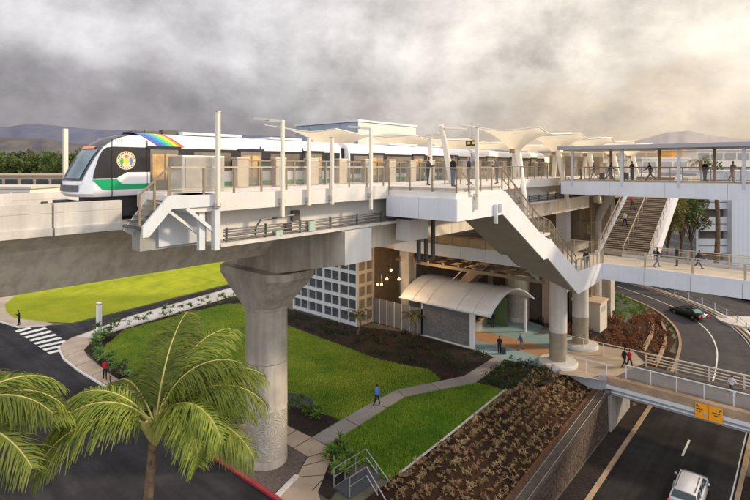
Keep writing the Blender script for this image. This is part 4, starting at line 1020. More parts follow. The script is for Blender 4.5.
# ------------------------------------------------------------------ tensile canopies
def umbrella(t, p, label, group, outer=True, a=4.7, b=3.7):
    r = thing('tensile_canopy', label, 'canopy', (p,t,FL), 0, group)
    zn, zr2 = (20.1, 22.0) if outer else (19.9, 22.0)
    m = MB(); NR, NA = 10, 64; tn = t-1.0
    for k in range(NR+1):
        u = k/NR
        for i in range(NA):
            th = 2*math.pi*i/NA; c,s_ = math.cos(th), math.sin(th)
            sq = 1/max(abs(c),abs(s_)); corner = (1-abs(abs(c*sq)-abs(s_*sq)))**1.0 if True else 0
            corner = min(1., (min(abs(c),abs(s_))/max(abs(c),abs(s_))))**1.6
            ex = 1-.24*(1-corner)*u**1.2
            q = (.10+.90*u)*ex; sq = 1+(sq-1)*u**.6
            x = p+c*sq*b*q; y = tn+(t-tn)*u+s_*sq*a*q
            rim_z = zr2+.05*corner-.30*(1-corner)-.085*(x-p)*u
            z = zn+(rim_z-zn)*(1-(1-u)**2.3)
            if k == 0: x,y = p+c*.40, tn+s_*.40
            m.v.append((x,y,z))
    m.f = [(k*NA+i,k*NA+(i+1)%NA,(k+1)*NA+(i+1)%NA,(k+1)*NA+i) for k in range(NR) for i in range(NA)]; m.m = [0]*len(m.f)
    m.build('membrane', membrane, r, smooth=True)
    rim = MB(); ring = m.v[-NA:]
    rim.tube(ring+[ring[0]],.06,5); rim.build('edge_cable', cream, r)
    t = tn
    MB().lathe((p,t,zn),[(.5,-.25),(.52,.1),(.3,.12)],14).build('collar', bronze, r)
    if outer:
        MB().cyl((p+2.1,t-2.3,14.6),(p+.35,t-.3,zn),.20,.30,n=12).build('leg', cream, r, smooth=True)
        MB().cyl((p-.9,t+1.6,FL),(p-.2,t+.25,zn),.24,.2,n=12).build('leg', cream, r, smooth=True)
    else:
        MB().cyl((p-1.2,t,FL),(p-.2,t,zn),.22,.25,n=12).build('leg', cream, r, smooth=True); MB().cyl((p+.9,t+.8,FL),(p+.2,t+.2,zn),.2,.22,n=12).build('leg', cream, r, smooth=True)
    return r
for t,lb in ((42.4,'nearest tan tensile canopy on the near platform, funnel above the stair landing'),(51.8,'second tan tensile canopy on the near platform, right of the landing'),(61.2,'third tan tensile canopy on the near platform, above the bridge roof'),(70.6,'fourth tan tensile canopy of the near platform row'),(80.0,'farthest tan tensile canopy of the near platform row, over the bridge roof')):
    umbrella(t,-19.6,lb,'tensile canopies on the near platform')
for t,lb in ((33.0,'leftmost tan tensile canopy on the far platform, beside the blue penthouse'),(43.2,'second tan tensile canopy from the left on the far platform'),(53.4,'third tan tensile canopy from the left on the far platform'),(63.6,'fourth tan tensile canopy from the left on the far platform'),(73.8,'last tan tensile canopy on the far platform')):
    umbrella(t,-33,lb,'tensile canopies on the far platform',False,5.1,4.6)
cm = thing('canopy_mast', 'leaning cream mast with a flat arm beside the stair landing', 'mast', (-18,30,FL))
a0 = at_depth(453,33.5,0); a1 = at_depth(441,32.5,0)
MB().cyl((a0[0],a0[1],FL-.2),(a1[0],a1[1],21.35),.24,.17,n=12).build('mast', cream, cm, smooth=True)
a2 = at_depth(430,33.5,0); MB().cyl((a2[0],a2[1],FL),(a2[0],a2[1],20.6),.16,n=10).build('post', cream, cm, smooth=True)
a3 = at_depth(421,34,0); a4 = at_depth(466,33,0); MB().bar((a3[0],a3[1],20.75),(a1[0],a1[1],20.85),.5,.12).bar((a1[0],a1[1],21.2),(a4[0],a4[1],21.15),.3,.10).build('arm', cream, cm)
sg_ = thing('hanging_sign', 'small black platform sign with yellow figures hanging by the stair landing', 'sign', at_depth(472,34,20.3))
q = sg_.location; MB().box(q.x-.45,q.x+.45,q.y-.06,q.y+.06,q.z-.25,q.z+.15).build('sign_box', black_s, sg_); MB().box(q.x-.3,q.x-.1,q.y-.075,q.y-.061,q.z-.12,q.z+.05).box(q.x+.05,q.x+.3,q.y-.075,q.y-.061,q.z-.12,q.z+.05).build('figures', M('sign_yellow',(.8,.55,.05),.5,var=.05,scale=5), sg_)
MB().cyl((q.x,q.y,q.z+.15),(q.x,q.y,q.z+1.2),.025,n=6).build('hanger', steel_d, sg_)
# warm lit wall panels behind far gates, seen through the station
lw = thing('lit_screen_wall', 'warm lit glazed screen at the back of the station beyond the platforms', 'wall', (-34,60,FL))
for i in range(9): MB().box(-36.6,-36.5,50.2+4.6*i,50.2+4.6*i+4.2,FL+.1,FL+2.7).build('lit_panel', warm_e, lw)
for i in range(10): MB().box(-36.6,-36.35,49.8+4.6*i,50.1+4.6*i,FL,FL+3).build('mullion', bronze, lw)
for i,(x,y) in enumerate(((-20.7,54),(-20.7,58),(-20.9,63),(-20.6,67))):
    k_ = thing('ticket_kiosk', 'tall bronze equipment cabinet on the near platform beyond the canopy leg', 'cabinet', (x,y,FL), 0, 'bronze cabinets on the platform')
    MB().box(-.55,.55,-.7,.7,0,2.3).build('body', bronze, k_, local=True, bevel=.04); MB().box(.55,.57,-.5,.5,.9,1.9).build('screen', pane_tan, k_, local=True)
railing('railing along the platform edge beyond the great stair', [(-18.5,28.4,17.55),(-18.5,45.8,17.55)],1.1,1.45, mat=bronze, infill=rail_glass)

# ------------------------------------------------------------------ small road overpass
ov = thing('road_overpass', 'low pedestrian overpass with tan kerb crossing the sunken road', 'footbridge', (-13.3,46.4,0))
MB().box(-13.4,40,46.45,52.0,-.45,.02).build('deck', M('overpass_deck',(.135,.12,.115),.9,var=.2,scale=1,tint=(.10,.085,.08),tfac=.5), ov)
MB().box(-13.5,40,46.2,46.75,-.35,.32).build('edge_kerb', kerb_t, ov, bevel=.03); MB().box(-13.4,40,46.22,46.3,-.70,-.36).build('girder_lip', steel_w, ov); MB().box(-13.4,40,46.34,51.9,-1.2,-.46).build('girder', M('girder_grey',(.30,.32,.35),.6,var=.1,scale=1,streak=.2), ov)
MB().box(-13.2,40,46.24,46.33,-1.0,-.9).build('pipe_rail', steel_w, ov)
MB().box(-13.9,-13.0,46.2,52.1,-4.7,-1.2).build('abutment', M('abutment_c',(.36,.33,.30),.85,var=.15,scale=.8,streak=.5), ov)
MB().box(-14.1,-13.4,46.15,46.7,-1.9,.3).build('abutment_pilaster', M('abutment_blue',(.40,.43,.48),.8,var=.15,scale=1,streak=.3), ov)
MB().prism([(-18.6,.03),(-14.0,.03),(-14.0,-1.6),(-15.6,-1.5),(-18.6,-.5)],'y',46.16,46.44).build('wing_wall', M('abutment_blue',(.40,.43,.48),.8), ov)
MB().lathe((-13.35,46.12,-.95),[(.30,-.18),(.36,0),(.30,.18)],12).build('bridge_lamp', steel_d, ov)
railing('white mesh railing along the near edge of the low road overpass', [(-12.2,47.6,.05),(40,47.6,.05)],1.15,1.95, mat=steel_w, infill=glass('mesh_grey',(.42,.40,.38),.5,.6), post=(.09,.09), rail_r=.045, toe=.1)
railing('pale plank railing along the far edge of the low road overpass', [(-11.5,51.7,.05),(40,51.7,.05)],1.2,2.4, mat=M('rail_cream',(.66,.58,.46),.6,var=.1,scale=2), infill=None, mids=(.3,.52,.74), rail_r=.06, post=(.12,.12))
railing('cream rail with mesh panels beside the walkway columns', [(-19.2,52.1,.05),(-11.6,51.9,.05)],1.15,1.9, mat=M('rail_cream',(.66,.58,.46),.6), infill=rail_glass)
railing('pale mesh railing at the plaza edge over the brown bed', [(-17.0,46.5,.05),(-13.5,46.6,.05)],1.15,1.7, mat=steel_w, infill=rail_glass)
# orange road sign on the overpass
sn = thing('road_sign', 'orange two-panel road sign with black arrows hung on the low overpass', 'sign', (-5.9,46.1,-.6))
ctr = -5.9
for k,(a,b) in enumerate(((-.9,-.015),(.015,.9))):
    pn = MB().box(ctr+a,ctr+b,46.06,46.12,-.98,.16).build('sign_panel', orange_s, sn)
    bd = MB(); 
    def blk(x0,x1,z0,z1): bd.box(ctr+x0,ctr+x1,46.045,46.058,z0,z1)
    def arrow(x,z,dr):
        d = Vector((dr*.7,0,.7)); n = Vector((d.z,0,-d.x)); c0 = Vector((ctr+x,46.045,z))
        bd.sheet([c0-d*.13+n*.03, c0+d*.02+n*.03, c0+d*.02+n*.095, c0+d*.14, c0+d*.02-n*.095, c0+d*.02-n*.03, c0-d*.13-n*.03])
    arrow(-.74 if k == 0 else .74, -.03, -1 if k == 0 else 1); bd.build('arrow', black_s, pn)
    for r_,n_,x0_ in (((-.28,6,-.82),(-.46,4,-.82)) if k == 0 else ((-.29,7,.22),(-.48,4,.34))):
        bd = MB(); bd.add([(ctr+x0_,46.05,r_-.045)]*0, [])
        for q in range(n_):
            h0,h1 = ((-.05,.045),(-.03,.045),(-.045,.03))[(q+k) % 3]
            MB_x = ctr+x0_+.075*q; bd.box(MB_x,MB_x+.052,46.045,46.058,r_+h0,r_+h1)
            if q < n_-1: bd.box(MB_x+.05,MB_x+.08,46.046,46.058,r_-.012,r_+.012)
        bd.build('lettering', black_s, pn)
    if k == 0: MB().box(ctr-.34,ctr-.13,46.045,46.058,-.72,-.47).build('route_shield', grey_s, pn)
MB().box(ctr-.7,ctr-.62,46.12,46.22,-.9,.1).box(ctr+.62,ctr+.7,46.12,46.22,-.9,.1).build('bracket', alu, sn)
# rock retaining wall with cap walk
rw = thing('rock_wall', 'brown lava rock retaining wall along the sunken road', 'wall', (-13.2,30,-4.5))
yy = dense(4,46.1,1.5); m = MB()
m.loft([[(-13.75,y,-4.7),(-13.2,y,-4.7),(-13.28,y,wall_top(max(y,10))-.02),(-13.75,y,wall_top(max(y,10))-.02)] for y in yy]); m.build('rock_face', rock, rw)
m = MB(); m.loft([[(-14.15,y,wall_top(max(y,10))-.02),(-13.18,y,wall_top(max(y,10))-.02),(-13.18,y,wall_top(max(y,10))+.12),(-14.15,y,wall_top(max(y,10))+.12)] for y in yy]); m.build('cap', M('wall_cap',(.10,.082,.068),.9,var=.25,scale=2,streak=.2), rw)
m = MB()
for x in (-13.35,-13.95): m.tube([(x,y,wall_top(max(y,10))+.15) for y in yy],.028,5)
m.build('pipe_rail', M('worn_rail',(.30,.25,.20),.6,metal=.3,var=.2,scale=2), rw)
# fence with white posts on the far side of the bend
fl = offset_line(LX, LZ, -4.6); sel = [p for p in fl if 60 < p[1] < 99 and p[0] > -42]
fr = thing('roadside_fence', 'low fence of white posts and rail along the bend in the road', 'fence', sel[0])
m = MB(); m.loft([[(p[0]-.2,p[1],p[2]-.05),(p[0]+.2,p[1],p[2]-.05),(p[0]+.2,p[1],p[2]+.18),(p[0]-.2,p[1],p[2]+.18)] for p in sel]); m.build('fence_base', kerb_w, fr)
acc = 0; last = None; pr0 = None
for i in range(len(sel)-1):
    a = Vector(sel[i]); b = Vector(sel[i+1]); d = (b-a).length; s_ = 0
    while acc+ (d-s_) >= 2.4 if last is not None else True:
        step_ = 2.4-acc if last is not None else 0; s_ += step_; acc = 0; p = a+(b-a)*(s_/d); last = p
        if pr0 is None: pr0 = MB().box(-.06,.06,-.06,.06,.1,1.25).build('post', steel_w, fr, local=True); pr0.location = p-Vector(sel[0])
        else: clone(pr0, p-Vector(sel[0]), fr)
    acc += d-s_
m = MB(); 
for h_ in (1.15,.65): m.tube([(p[0],p[1],p[2]+h_) for p in sel],.03,4)
m.build('fence_rail', alu, fr)
q = at(745,323,-3.0); MB().lathe((q[0],q[1],road_pos(q[0],q[1])[2]+.06),[(3.4,-.2),(3.4,.10),(3.3,.13)],30).build('traffic_island', paving_l)['kind'] = 'structure'
struct('grass_verge', MB().sheet([at(718,292,-1.6),at(760,300,-1.6),at(800,330,-1.6),at(800,300,-1.2),at(740,280,-1.2)]), grass_mid)
# stone edging walls in the far bed
for off,lb,ya,yb in ((6.9,'upper',64,77),(5.5,'lower',63,79)):
    ln_ = [p for p in offset_line(LX, LZ, off) if ya < p[1] < yb and p[0] > -17]
    m = MB(); m.loft([[(p[0]-.16,p[1],p[2]-.6),(p[0]+.16,p[1],p[2]-.6),(p[0]+.16,p[1],terrain(p[0],p[1])+.38),(p[0]-.16,p[1],terrain(p[0],p[1])+.38)] for p in ln_])
    r = thing('edging_wall', 'tan stone edging wall, the %s of two in the planted bend' % lb, 'wall', ln_[0]); m.build('wall_body', kerb_t, r)
# beige cabin
kb = thing('utility_cabin', 'small beige utility cabin with flat tan roof beside the walkway column', 'cabin', at(600,333))
q = kb.location; MB().box(q.x-3.0,q.x,q.y,q.y+2.6,0,3.15).build('wall', beige_w, kb); MB().box(q.x-3.15,q.x+.15,q.y-.15,q.y+2.75,3.15,3.38).build('roof', tan_roof, kb, bevel=.03)
MB().box(q.x-2.2,q.x-1.3,q.y-.03,q.y+.0,0.05,2.1).build('door', M('cabin_door',(.48,.43,.35),.6,var=.05,scale=2), kb); v_ = MB()
for i in range(5): v_.box(q.x,q.x+.03,q.y+.5+.0,q.y+1.9,2.2+.12*i,2.27+.12*i)
v_.build('vent', M('vent_grey',(.35,.33,.30),.6,var=.1,scale=3), kb)
# steel stair in the foreground
fs = thing('steel_stair', 'galvanised steel stair with pipe railings dropping from the lawn to the road', 'stair', (-20.8,21.6,0))
galv = M('galvanised_rail',(.46,.47,.50),.4,metal=.6,var=.08,scale=4); grate = M('grating',(.10,.11,.13),.6,metal=.4,var=.2,scale=6)
A = Vector(at(334,489)); B = Vector(at(366,468.5)); D_ = (B-A); D_.z = 0; U = D_.normalized(); Wd = Vector((U.y,-U.x,0))   # landing runs A->B, stair runs Wd
lw_ = 1.3
MB().add([A,B+U*.0,B+Wd*lw_,A+Wd*lw_]+[p+Vector((0,0,.12)) for p in (A,B,B+Wd*lw_,A+Wd*lw_)], [(3,2,1,0),(4,5,6,7),(0,1,5,4),(1,2,6,5),(2,3,7,6),(3,0,4,7)]).build('landing', grate, fs)
E = B+Wd*4.6+Vector((0,0,-2.7))
S_ = B+Wd*.2
tm = MB(); B2 = B-U*lw_
for i in range(14):
    p = B+Wd*(.25+.32*i)+Vector((0,0,.1-.19*i)); p2 = p-U*lw_
    tm.add([p,p2,p2+Wd*.3,p+Wd*.3]+[x+Vector((0,0,.04)) for x in (p,p2,p2+Wd*.3,p+Wd*.3)], [(3,2,1,0),(4,5,6,7),(0,1,5,4),(1,2,6,5),(2,3,7,6),(3,0,4,7)])
tm.build('treads', grate, fs)
stp = MB(); stp.bar(B+Wd*.1,E+Wd*.1+Vector((0,0,.1)),.08,.26); stp.bar(B2+Wd*.9,E-U*lw_+Wd*.1+Vector((0,0,.1)),.08,.26); stp.bar(A,B,.06,.24); stp.build('stringer', galv, fs)
pr2 = MB()
def pipe_run(pts, hs=(1.1,.6), posts=1.0):
    for h_ in hs: pr2.tube([Vector(p)+Vector((0,0,h_)) for p in pts],.03,6)
    for a,b in zip(pts[:-1],pts[1:]):
        a = Vector(a); b = Vector(b); n = max(1,int(round((b-a).length/posts)))
        for k in range(n+1): q = a+(b-a)*k/n; pr2.cyl(q,q+Vector((0,0,1.1)),.03,n=6)
pipe_run([A+Vector((0,0,.1)),B+Vector((0,0,.1)),E]); pipe_run([A+Wd*lw_+Vector((0,0,.1)),B2+Wd*lw_+Vector((0,0,.1)),E-U*lw_])
pr2.build('pipe_railing', galv, fs, smooth=True)
# white bollard marker by the crossing
bl = thing('marker_post', 'tall white marker post at the street corner shrub bed', 'post', at(99,334))
q = bl.location; MB().box(q.x-.32,q.x+.32,q.y-.2,q.y+.2,0,3.5).build('pillar', panel, bl, bevel=.03); MB().box(q.x-.36,q.x+.36,q.y-.24,q.y+.24,0,.12).build('base', paving_g, bl); MB().box(q.x-.33,q.x+.33,q.y-.21,q.y+.21,3.3,3.4).build('cap_band', alu, bl)


# ------------------------------------------------------------------ vegetation
def frond_mesh(m_leaf, m_rib, base, az, elev, length, droop, nleaf=90, leafl=.85, hang=.6, rnd=random):
    pts = []; p = Vector(base); e = elev; n = 16
    dirh = Vector((math.cos(az), math.sin(az), 0)); twist = rnd.uniform(-.5,.5)
    sidev = Vector((-dirh.y, dirh.x, 0))
    for i in range(n+1):
        pts.append(p.copy()); st = length/n
        e2 = e - droop*(i/n)**1.3
        p = p + (dirh*math.cos(e2) + Vector((0,0,1))*math.sin(e2) + sidev*(twist*.12*i/n))*st
    m_rib.tube(pts, [.030*(1-.9*i/n)+.005 for i in range(n+1)], 5)
    for k in range(nleaf):
        u = .10+.90*k/(nleaf-1); f = u*n; i = min(int(f),n-1); q = pts[i].lerp(pts[i+1], f-i); d = (pts[i+1]-pts[i]).normalized()
        up = sidev.cross(d).normalized()*(-1); 
        if up.z < 0: up = -up
        ll = leafl*(math.sin(math.pi*(.12+.80*u))**.7)*rnd.uniform(.85,1.12)
        for sg in (-1,1):
            a = rnd.uniform(.55,.9)
            dr = (d*a + sidev*sg*1.0 + up*rnd.uniform(-.05,.25)).normalized()
            w_ = .0165*rnd.uniform(.8,1.3)
            prev = q; P_ = [q]
            for s_ in range(3):
                dr = (dr + Vector((0,0,-hang*(.42 if s_ else .2)*rnd.uniform(.45,1.6))) + d*rnd.uniform(-.12,.12)).normalized(); prev = prev + dr*(ll/3); P_.append(prev)
            nn = dr.cross(up); nn = nn.normalized() if nn.length > .01 else d
            ws = [w_*.7,w_,w_*.8,.004]
            vs = []
            for P2,w2 in zip(P_,ws): vs += [P2-d*w2, P2+d*w2]
            m_leaf.add(vs, [(0,1,3,2),(2,3,5,4),(4,5,7,6)])
def palm(name, label, base, crown, fronds, tr_r=(.2,.15), seed=1, mats=(leaf_palm,rib_palm), group=None, cat='palm tree', leafn=125, fscale=1., fdroop=1.):
    rnd = random.Random(seed); r = thing(name, label, cat, base, 0, group)
    b0 = Vector(base); c0 = Vector(crown); pts = []; rad = []
    for i in range(25):
        u = i/24; p = b0.lerp(c0,u)+Vector((.35*math.sin(u*2.6),.2*math.sin(u*2.2),0))*(1-u)*u*3; pts.append(p); rad.append((tr_r[0]*(1-u)+tr_r[1]*u)*(1.0+.06*(i%2))*(1+.5*max(0,.06-u)/.06))
    MB().tube(pts, rad, 12).build('trunk', bark, r, smooth=True)
    for (az,el_,ln,dr) in fronds:
        ln *= fscale; dr *= fdroop
        ml, mr = MB(), MB(); frond_mesh(ml, mr, c0+Vector((math.cos(az)*.12,math.sin(az)*.12,rnd.uniform(-.1,.25))), az, el_, ln, dr, leafn, 1.38*ln/4, .95, rnd)
        mr.cur = 1; n0 = len(mr.v); ml.cur = 1; ml.add(mr.v, mr.f); f = ml.build('frond', [mats[0],mats[1]], r, recalc=False)
    bs_ = MB()
    for i in range(7):
        a = i*.9; bs_.tube([c0+Vector((0,0,-.6)), c0+Vector((math.cos(a)*.22,math.sin(a)*.22,-.1)), c0+Vector((math.cos(a)*.5,math.sin(a)*.5,.35))],[.07,.09,.04],6)
    bs_.build('leaf_base', rib_palm, r, smooth=True)
    return r
def cam_az(a):   # azimuth measured in camera terms: 0 = right, 90 = away
    return math.atan2(RY*math.cos(a)+FY*math.sin(a), RX*math.cos(a)+FX*math.sin(a))
def fr_list(seed, n, lo, hi, up=None):
    rnd = random.Random(seed); out = []
    for i in range(n):
        a = cam_az(2*math.pi*(i+rnd.uniform(-.3,.3))/n); e = rnd.uniform(-.1,1.15); ln = rnd.uniform(lo,hi)
        out.append((a, e, ln, rnd.uniform(1.1,1.9)+.4*e))
    return out
D0 = 14.5
crown = at_depth(155,D0,EYE-(425-166)*D0/500); base = at_depth(92,D0+.2,0)
def F(deg, el_, ln, dr): return (cam_az(R(deg)), el_, ln, dr)
palm('palm_tree','tall coconut palm in front of the street, full drooping crown', base, crown,
  [F(4,.95,3.9,1.75),F(-14,.5,3.7,1.5),F(24,1.05,3.9,1.6),F(40,.75,3.7,1.4),F(60,1.2,3.9,1.35),F(88,1.3,3.7,1.0),F(100,1.0,3.4,1.5),F(140,.75,3.4,1.6),F(176,.85,3.6,1.75),F(190,.45,3.3,1.3),F(222,.75,3.7,1.9),F(-38,.75,3.1,2.3),F(14,1.3,3.4,1.7),F(-2,.1,3.2,1.1),F(120,.25,3.0,1.3),F(70,.5,3.4,1.3),F(155,.5,3.2,1.5),F(32,.45,3.5,1.5),F(205,.9,3.4,2.0),F(-25,.9,3.3,2.1)], (.16,.125), 3, fscale=.93, fdroop=1.12)
D1 = 11.5
crown = at_depth(-75,D1,EYE-(440-166)*D1/500); base = at_depth(-70,D1,0)
palm('palm_tree','coconut palm at the left edge with fronds reaching into view', base, crown,
  [F(5,.85,3.4,1.7),F(22,.9,3.5,1.9),F(-15,.45,3.6,1.4),F(-35,.25,3.5,1.3),F(50,.8,3.3,1.6),F(100,.8,3.3,1.6),F(150,.6,3.3,1.6),F(200,.6,3.3,1.7),F(250,.5,3.2,1.8),F(-60,.5,3.2,1.7),F(35,.35,3.3,1.2)], (.19,.16), 5, fscale=.9, fdroop=1.05)

def leafclump(m, c, n, r, ls, rnd, up=.5):
    for _ in range(n):
        v = Vector((rnd.gauss(0,1),rnd.gauss(0,1),rnd.gauss(0,.8))); v = v.normalized()*r*rnd.random()**.45; p = Vector(c)+v
        d = (v.normalized()+Vector((rnd.uniform(-.6,.6),rnd.uniform(-.6,.6),rnd.uniform(-.2,up+.3)))).normalized()
        s_ = d.cross(Vector((rnd.uniform(-1,1),rnd.uniform(-1,1),rnd.uniform(-1,1)))); s_ = s_.normalized() if s_.length > .01 else Vector((1,0,0))
        l_ = ls*rnd.uniform(.7,1.3)
        m.add([p, p+d*l_*.5+s_*l_*.28, p+d*l_, p+d*l_*.5-s_*l_*.28], [(0,1,2,3)])
def rosette(m, c, n, ln, wd, rnd, el=(.3,1.3)):
    for i in range(n):
        a = 2*math.pi*i/n+rnd.uniform(-.3,.3); e = rnd.uniform(*el); l_ = ln*rnd.uniform(.7,1.15)
        d = Vector((math.cos(a)*math.cos(e),math.sin(a)*math.cos(e),math.sin(e))); s_ = Vector((-math.sin(a),math.cos(a),0))*wd
        q = Vector(c)+d*l_*.55; tip = q+(d+Vector((0,0,-.7))).normalized()*l_*.5
        m.add([Vector(c)-s_*.4,Vector(c)+s_*.4,q+s_,q-s_,tip], [(0,1,2,3),(3,2,4)])
def shrub_protos(kind, n, seed):
    rnd = random.Random(seed); out = []
    for k in range(n):
        m = MB()
        if kind == 'ti':       # upright leafy stems
            for j in range(rnd.randint(3,5)):
                c = Vector((rnd.uniform(-.35,.35),rnd.uniform(-.35,.35),rnd.uniform(.2,.9)))
                rosette(m, c, 9, .55, .07, rnd, (.2,1.3))
        elif kind == 'low': 
            leafclump(m, (0,0,.22), 70, .42, .22, rnd)
        elif kind == 'dry':
            for j in range(rnd.randint(3,5)): rosette(m, (rnd.uniform(-.2,.2),rnd.uniform(-.2,.2),rnd.uniform(.03,.4)), 7, .30, .032, rnd, (.4,1.5))
        out.append(m)
    return out
def scatter(kind, name, label, cat, group, pts, mat, nproto=5, seed=2, smin=.8, smax=1.25):
    rnd = random.Random(seed); pr = []
    for i,(x,y,z) in enumerate(pts):
        if len(pr) < nproto and i < nproto:
            o = shrub_protos(kind,1,seed*31+i)[0].build(name, mat[i % len(mat)] if isinstance(mat, list) else mat, recalc=False); tag(o,label,cat,group); pr.append(o)
            o.location = (x,y,z)
        else: o = clone(rnd.choice(pr), (x,y,z))
        o.rotation_euler = (0,0,rnd.uniform(0,6.28)); s_ = rnd.uniform(smin,smax); o.scale = (s_,s_,s_*rnd.uniform(.85,1.2))
rr = random.Random(5)
def lerp_line(pts, n, jx=0):
    P = [Vector(at(u,v,.02)) for u,v in pts]; Ls = [(b-a).length for a,b in zip(P[:-1],P[1:])]; T_ = sum(Ls); out = []
    for k in range(n):
        s_ = T_*(k+.5)/n; i = 0
        while s_ > Ls[i] and i < len(Ls)-1: s_ -= Ls[i]; i += 1
        p = P[i].lerp(P[i+1], s_/Ls[i]); out.append((p.x+rr.uniform(-jx,jx),p.y+rr.uniform(-jx,jx),.02))
    return out
scatter('ti','leafy_shrub','young upright leafy green shrub in the bed between pavement and lawn','shrub','leafy shrubs edging the lawn', lerp_line([(96,352),(94,346),(104,336),(122,329),(170,316),(238,300)],18,.3)+lerp_line([(92,350),(108,366),(141,386),(168,406)],18,.3)+lerp_line([(97,342),(108,338)],5,.6), leaf_shrub, 6, 3, .8,1.3)
scatter('ti','leafy_shrub','leafy green shrub in the dark bed beside the steel stair or drain stones','shrub','shrubs by the steel stair', lerp_line([(330,466),(338,455),(343,452),(345,470),(335,485)],12,.25)+lerp_line([(292,408),(312,416),(322,424)],7,.3), leaf_shrub, 4, 7, .7,1.1)
def inpoly(x,y,P):
    c = False; j = len(P)-1
    for i in range(len(P)):
        if (P[i][1] > y) != (P[j][1] > y) and x < (P[j][0]-P[i][0])*(y-P[i][1])/(P[j][1]-P[i][1])+P[i][0]: c = not c
        j = i
    return c
def fill(pxpoly, n, z=.02):
    P = [at(u,v)[:2] for u,v in pxpoly]; x0,x1 = min(p[0] for p in P),max(p[0] for p in P); y0,y1 = min(p[1] for p in P),max(p[1] for p in P); out = []
    tries = 0
    while len(out) < n and tries < 20000:
        tries += 1; x,y = rr.uniform(x0,x1), rr.uniform(y0,y1)
        if inpoly(x,y,P) and all((x-a)**2+(y-b)**2 > .28 for a,b,_ in out): out.append((x,y,z))
    return out
scatter('low','ground_shrub','small dark green shrub in the dark mulch bed before the station','shrub','dark shrubs before the station', fill([(262,305),(290,312),(350,328),(406,334),(470,351),(490,358),(463,374),(430,368),(411,364),(376,357),(353,348),(318,335),(289,324)],100), leaf_dark, 5, 11,.4,.85)
scatter('low','ground_shrub','small green shrub in the mulch bed between the path and the walkway column','shrub','green shrubs by the walkway column', fill([(478,384),(510,359),(545,369),(552,381),(504,390)],45), leaf_dark, 4, 13,.5,.9)
pts = []
for row in range(7):
    x = -18.4+.60*row
    n = 52 if row < 3 else (44 if row < 5 else 30)
    for k in range(n):
        y = 22.2+23.2*(k+rr.uniform(.15,.85))/n
        if row >= 5 and rr.random() < .3: continue
        xx_ = x+rr.uniform(-.11,.11); pts.append((xx_,y,terrain(xx_,y)+.03))
scatter('dry','dry_plant','straw coloured spiky plant in the brown mulch slope beside the road','plant','dry plants in rows on the mulch slope', pts[:300], [leaf_tan,leaf_olive,leaf_tan,leaf_rtan], 8, 17,.5,1.0)
rnd_ = random.Random(77); lit = MB()
for k in range(620):
    x,y = rnd_.uniform(-18.6,-14.6), rnd_.uniform(22,46); row = round((x+18.4)/.60)*.60-18.4; x = row+rnd_.gauss(0,.13); x = min(max(x,-18.7),-14.5); zz = terrain(x,y)+.03
    lit.cur = rnd_.choice((0,0,1,2)); rosette(lit, (x,y,zz+rnd_.uniform(0,.12)), 7, rnd_.uniform(.14,.30), .028, rnd_, (.3,1.45))
tag(lit.build('dry_ground_cover', [leaf_tan,leaf_olive,leaf_rtan], recalc=False), kind='stuff')
pts = []
for k in range(270):
    x,y = rr.uniform(-23,-11.5), rr.uniform(54,80); d,left,zr = road_pos(x,y)
    if left and 5.2 < d < 15 and not (x < -17.2 and 58 < y < 62.5): pts.append((x,y,terrain(x,y)+.05))
scatter('low','ground_shrub','low rust brown shrub in the planted bend beside the road','shrub','rust shrubs in the bend', [p for p in pts if not (p[0] < -17.2 and p[1] > 66)], leaf_rust, 4, 19,.7,1.3)
scatter('low','ground_shrub','low green groundcover clump in the planted bend behind the cabin','shrub','green clumps in the bend', [p for p in pts if p[0] < -17.2 and p[1] > 66], leaf_shrub, 4, 23,.5,1.0)
scatter('low','ground_shrub','small green shrub behind the entrance columns','shrub','shrubs behind the plaza', fill([(530,322),(588,340),(600,300),(560,290)],20), leaf_dark, 4, 29,.8,1.4)
def turf(name, pxpoly, n, mat, seed, z=.02, excl=()):
    EX = [[at(u,v)[:2] for u,v in e] for e in excl]
    rnd = random.Random(seed); P = [at(u,v)[:2] for u,v in pxpoly]; x0,x1 = min(p[0] for p in P),max(p[0] for p in P); y0,y1 = min(p[1] for p in P),max(p[1] for p in P); m = MB(); k = 0
    while k < n:
        x,y = rnd.uniform(x0,x1), rnd.uniform(y0,y1)
        if not inpoly(x,y,P) or any(inpoly(x,y,e) for e in EX): continue
        k += 1; a = rnd.uniform(0,6.28); h_ = rnd.uniform(.05,.15); w_ = rnd.uniform(.02,.05); q = rnd.uniform(-.08,.08); dx,dy = math.cos(a)*w_, math.sin(a)*w_
        m.v += [(x-dx,y-dy,z),(x+dx,y+dy,z),(x+q,y+rnd.uniform(-.08,.08),z+h_)]; j = len(m.v); m.f.append((j-3,j-2,j-1)); m.m.append(0)
    o = m.build(name, mat, recalc=False); tag(o, None, None, None, 'stuff'); return o
turf('grass_blades', lawn_pts, 60000, leaf_mat('blade_mid', (.16,.31,.03), (.44,.50,.07), .35, 0, .22), 1, excl=[[(284,402),(300,404),(320,411),(341,420),(312,438),(284,427)],[(286,392),(300,393),(315,400),(313,408),(298,409),(285,404)]])
turf('grass_blades', [(328,446),(405,397.5),(475,383.5),(490,386),(504,391),(400,474),(385,480),(366,462),(350,470)], 34000, leaf_mat('blade_near', (.11,.26,.02), (.31,.44,.045), .35, 0, .28), 2)
# small palms in the dark bed
for k,(u,v,lb) in enumerate(((358,334,'small young palm in front of the gridded tower corner'),(413,337,'small young palm at the left end of the stone tile wall'))):
    b = at(u,v); palm('small_palm', lb, b, (b[0],b[1],2.1), [(2*math.pi*i/11+rr.uniform(-.2,.2), rr.uniform(.1,1.0), 1.5, 1.5) for i in range(11)], (.10,.08), 40+k, (leaf_dark,bark_d), leafn=18)
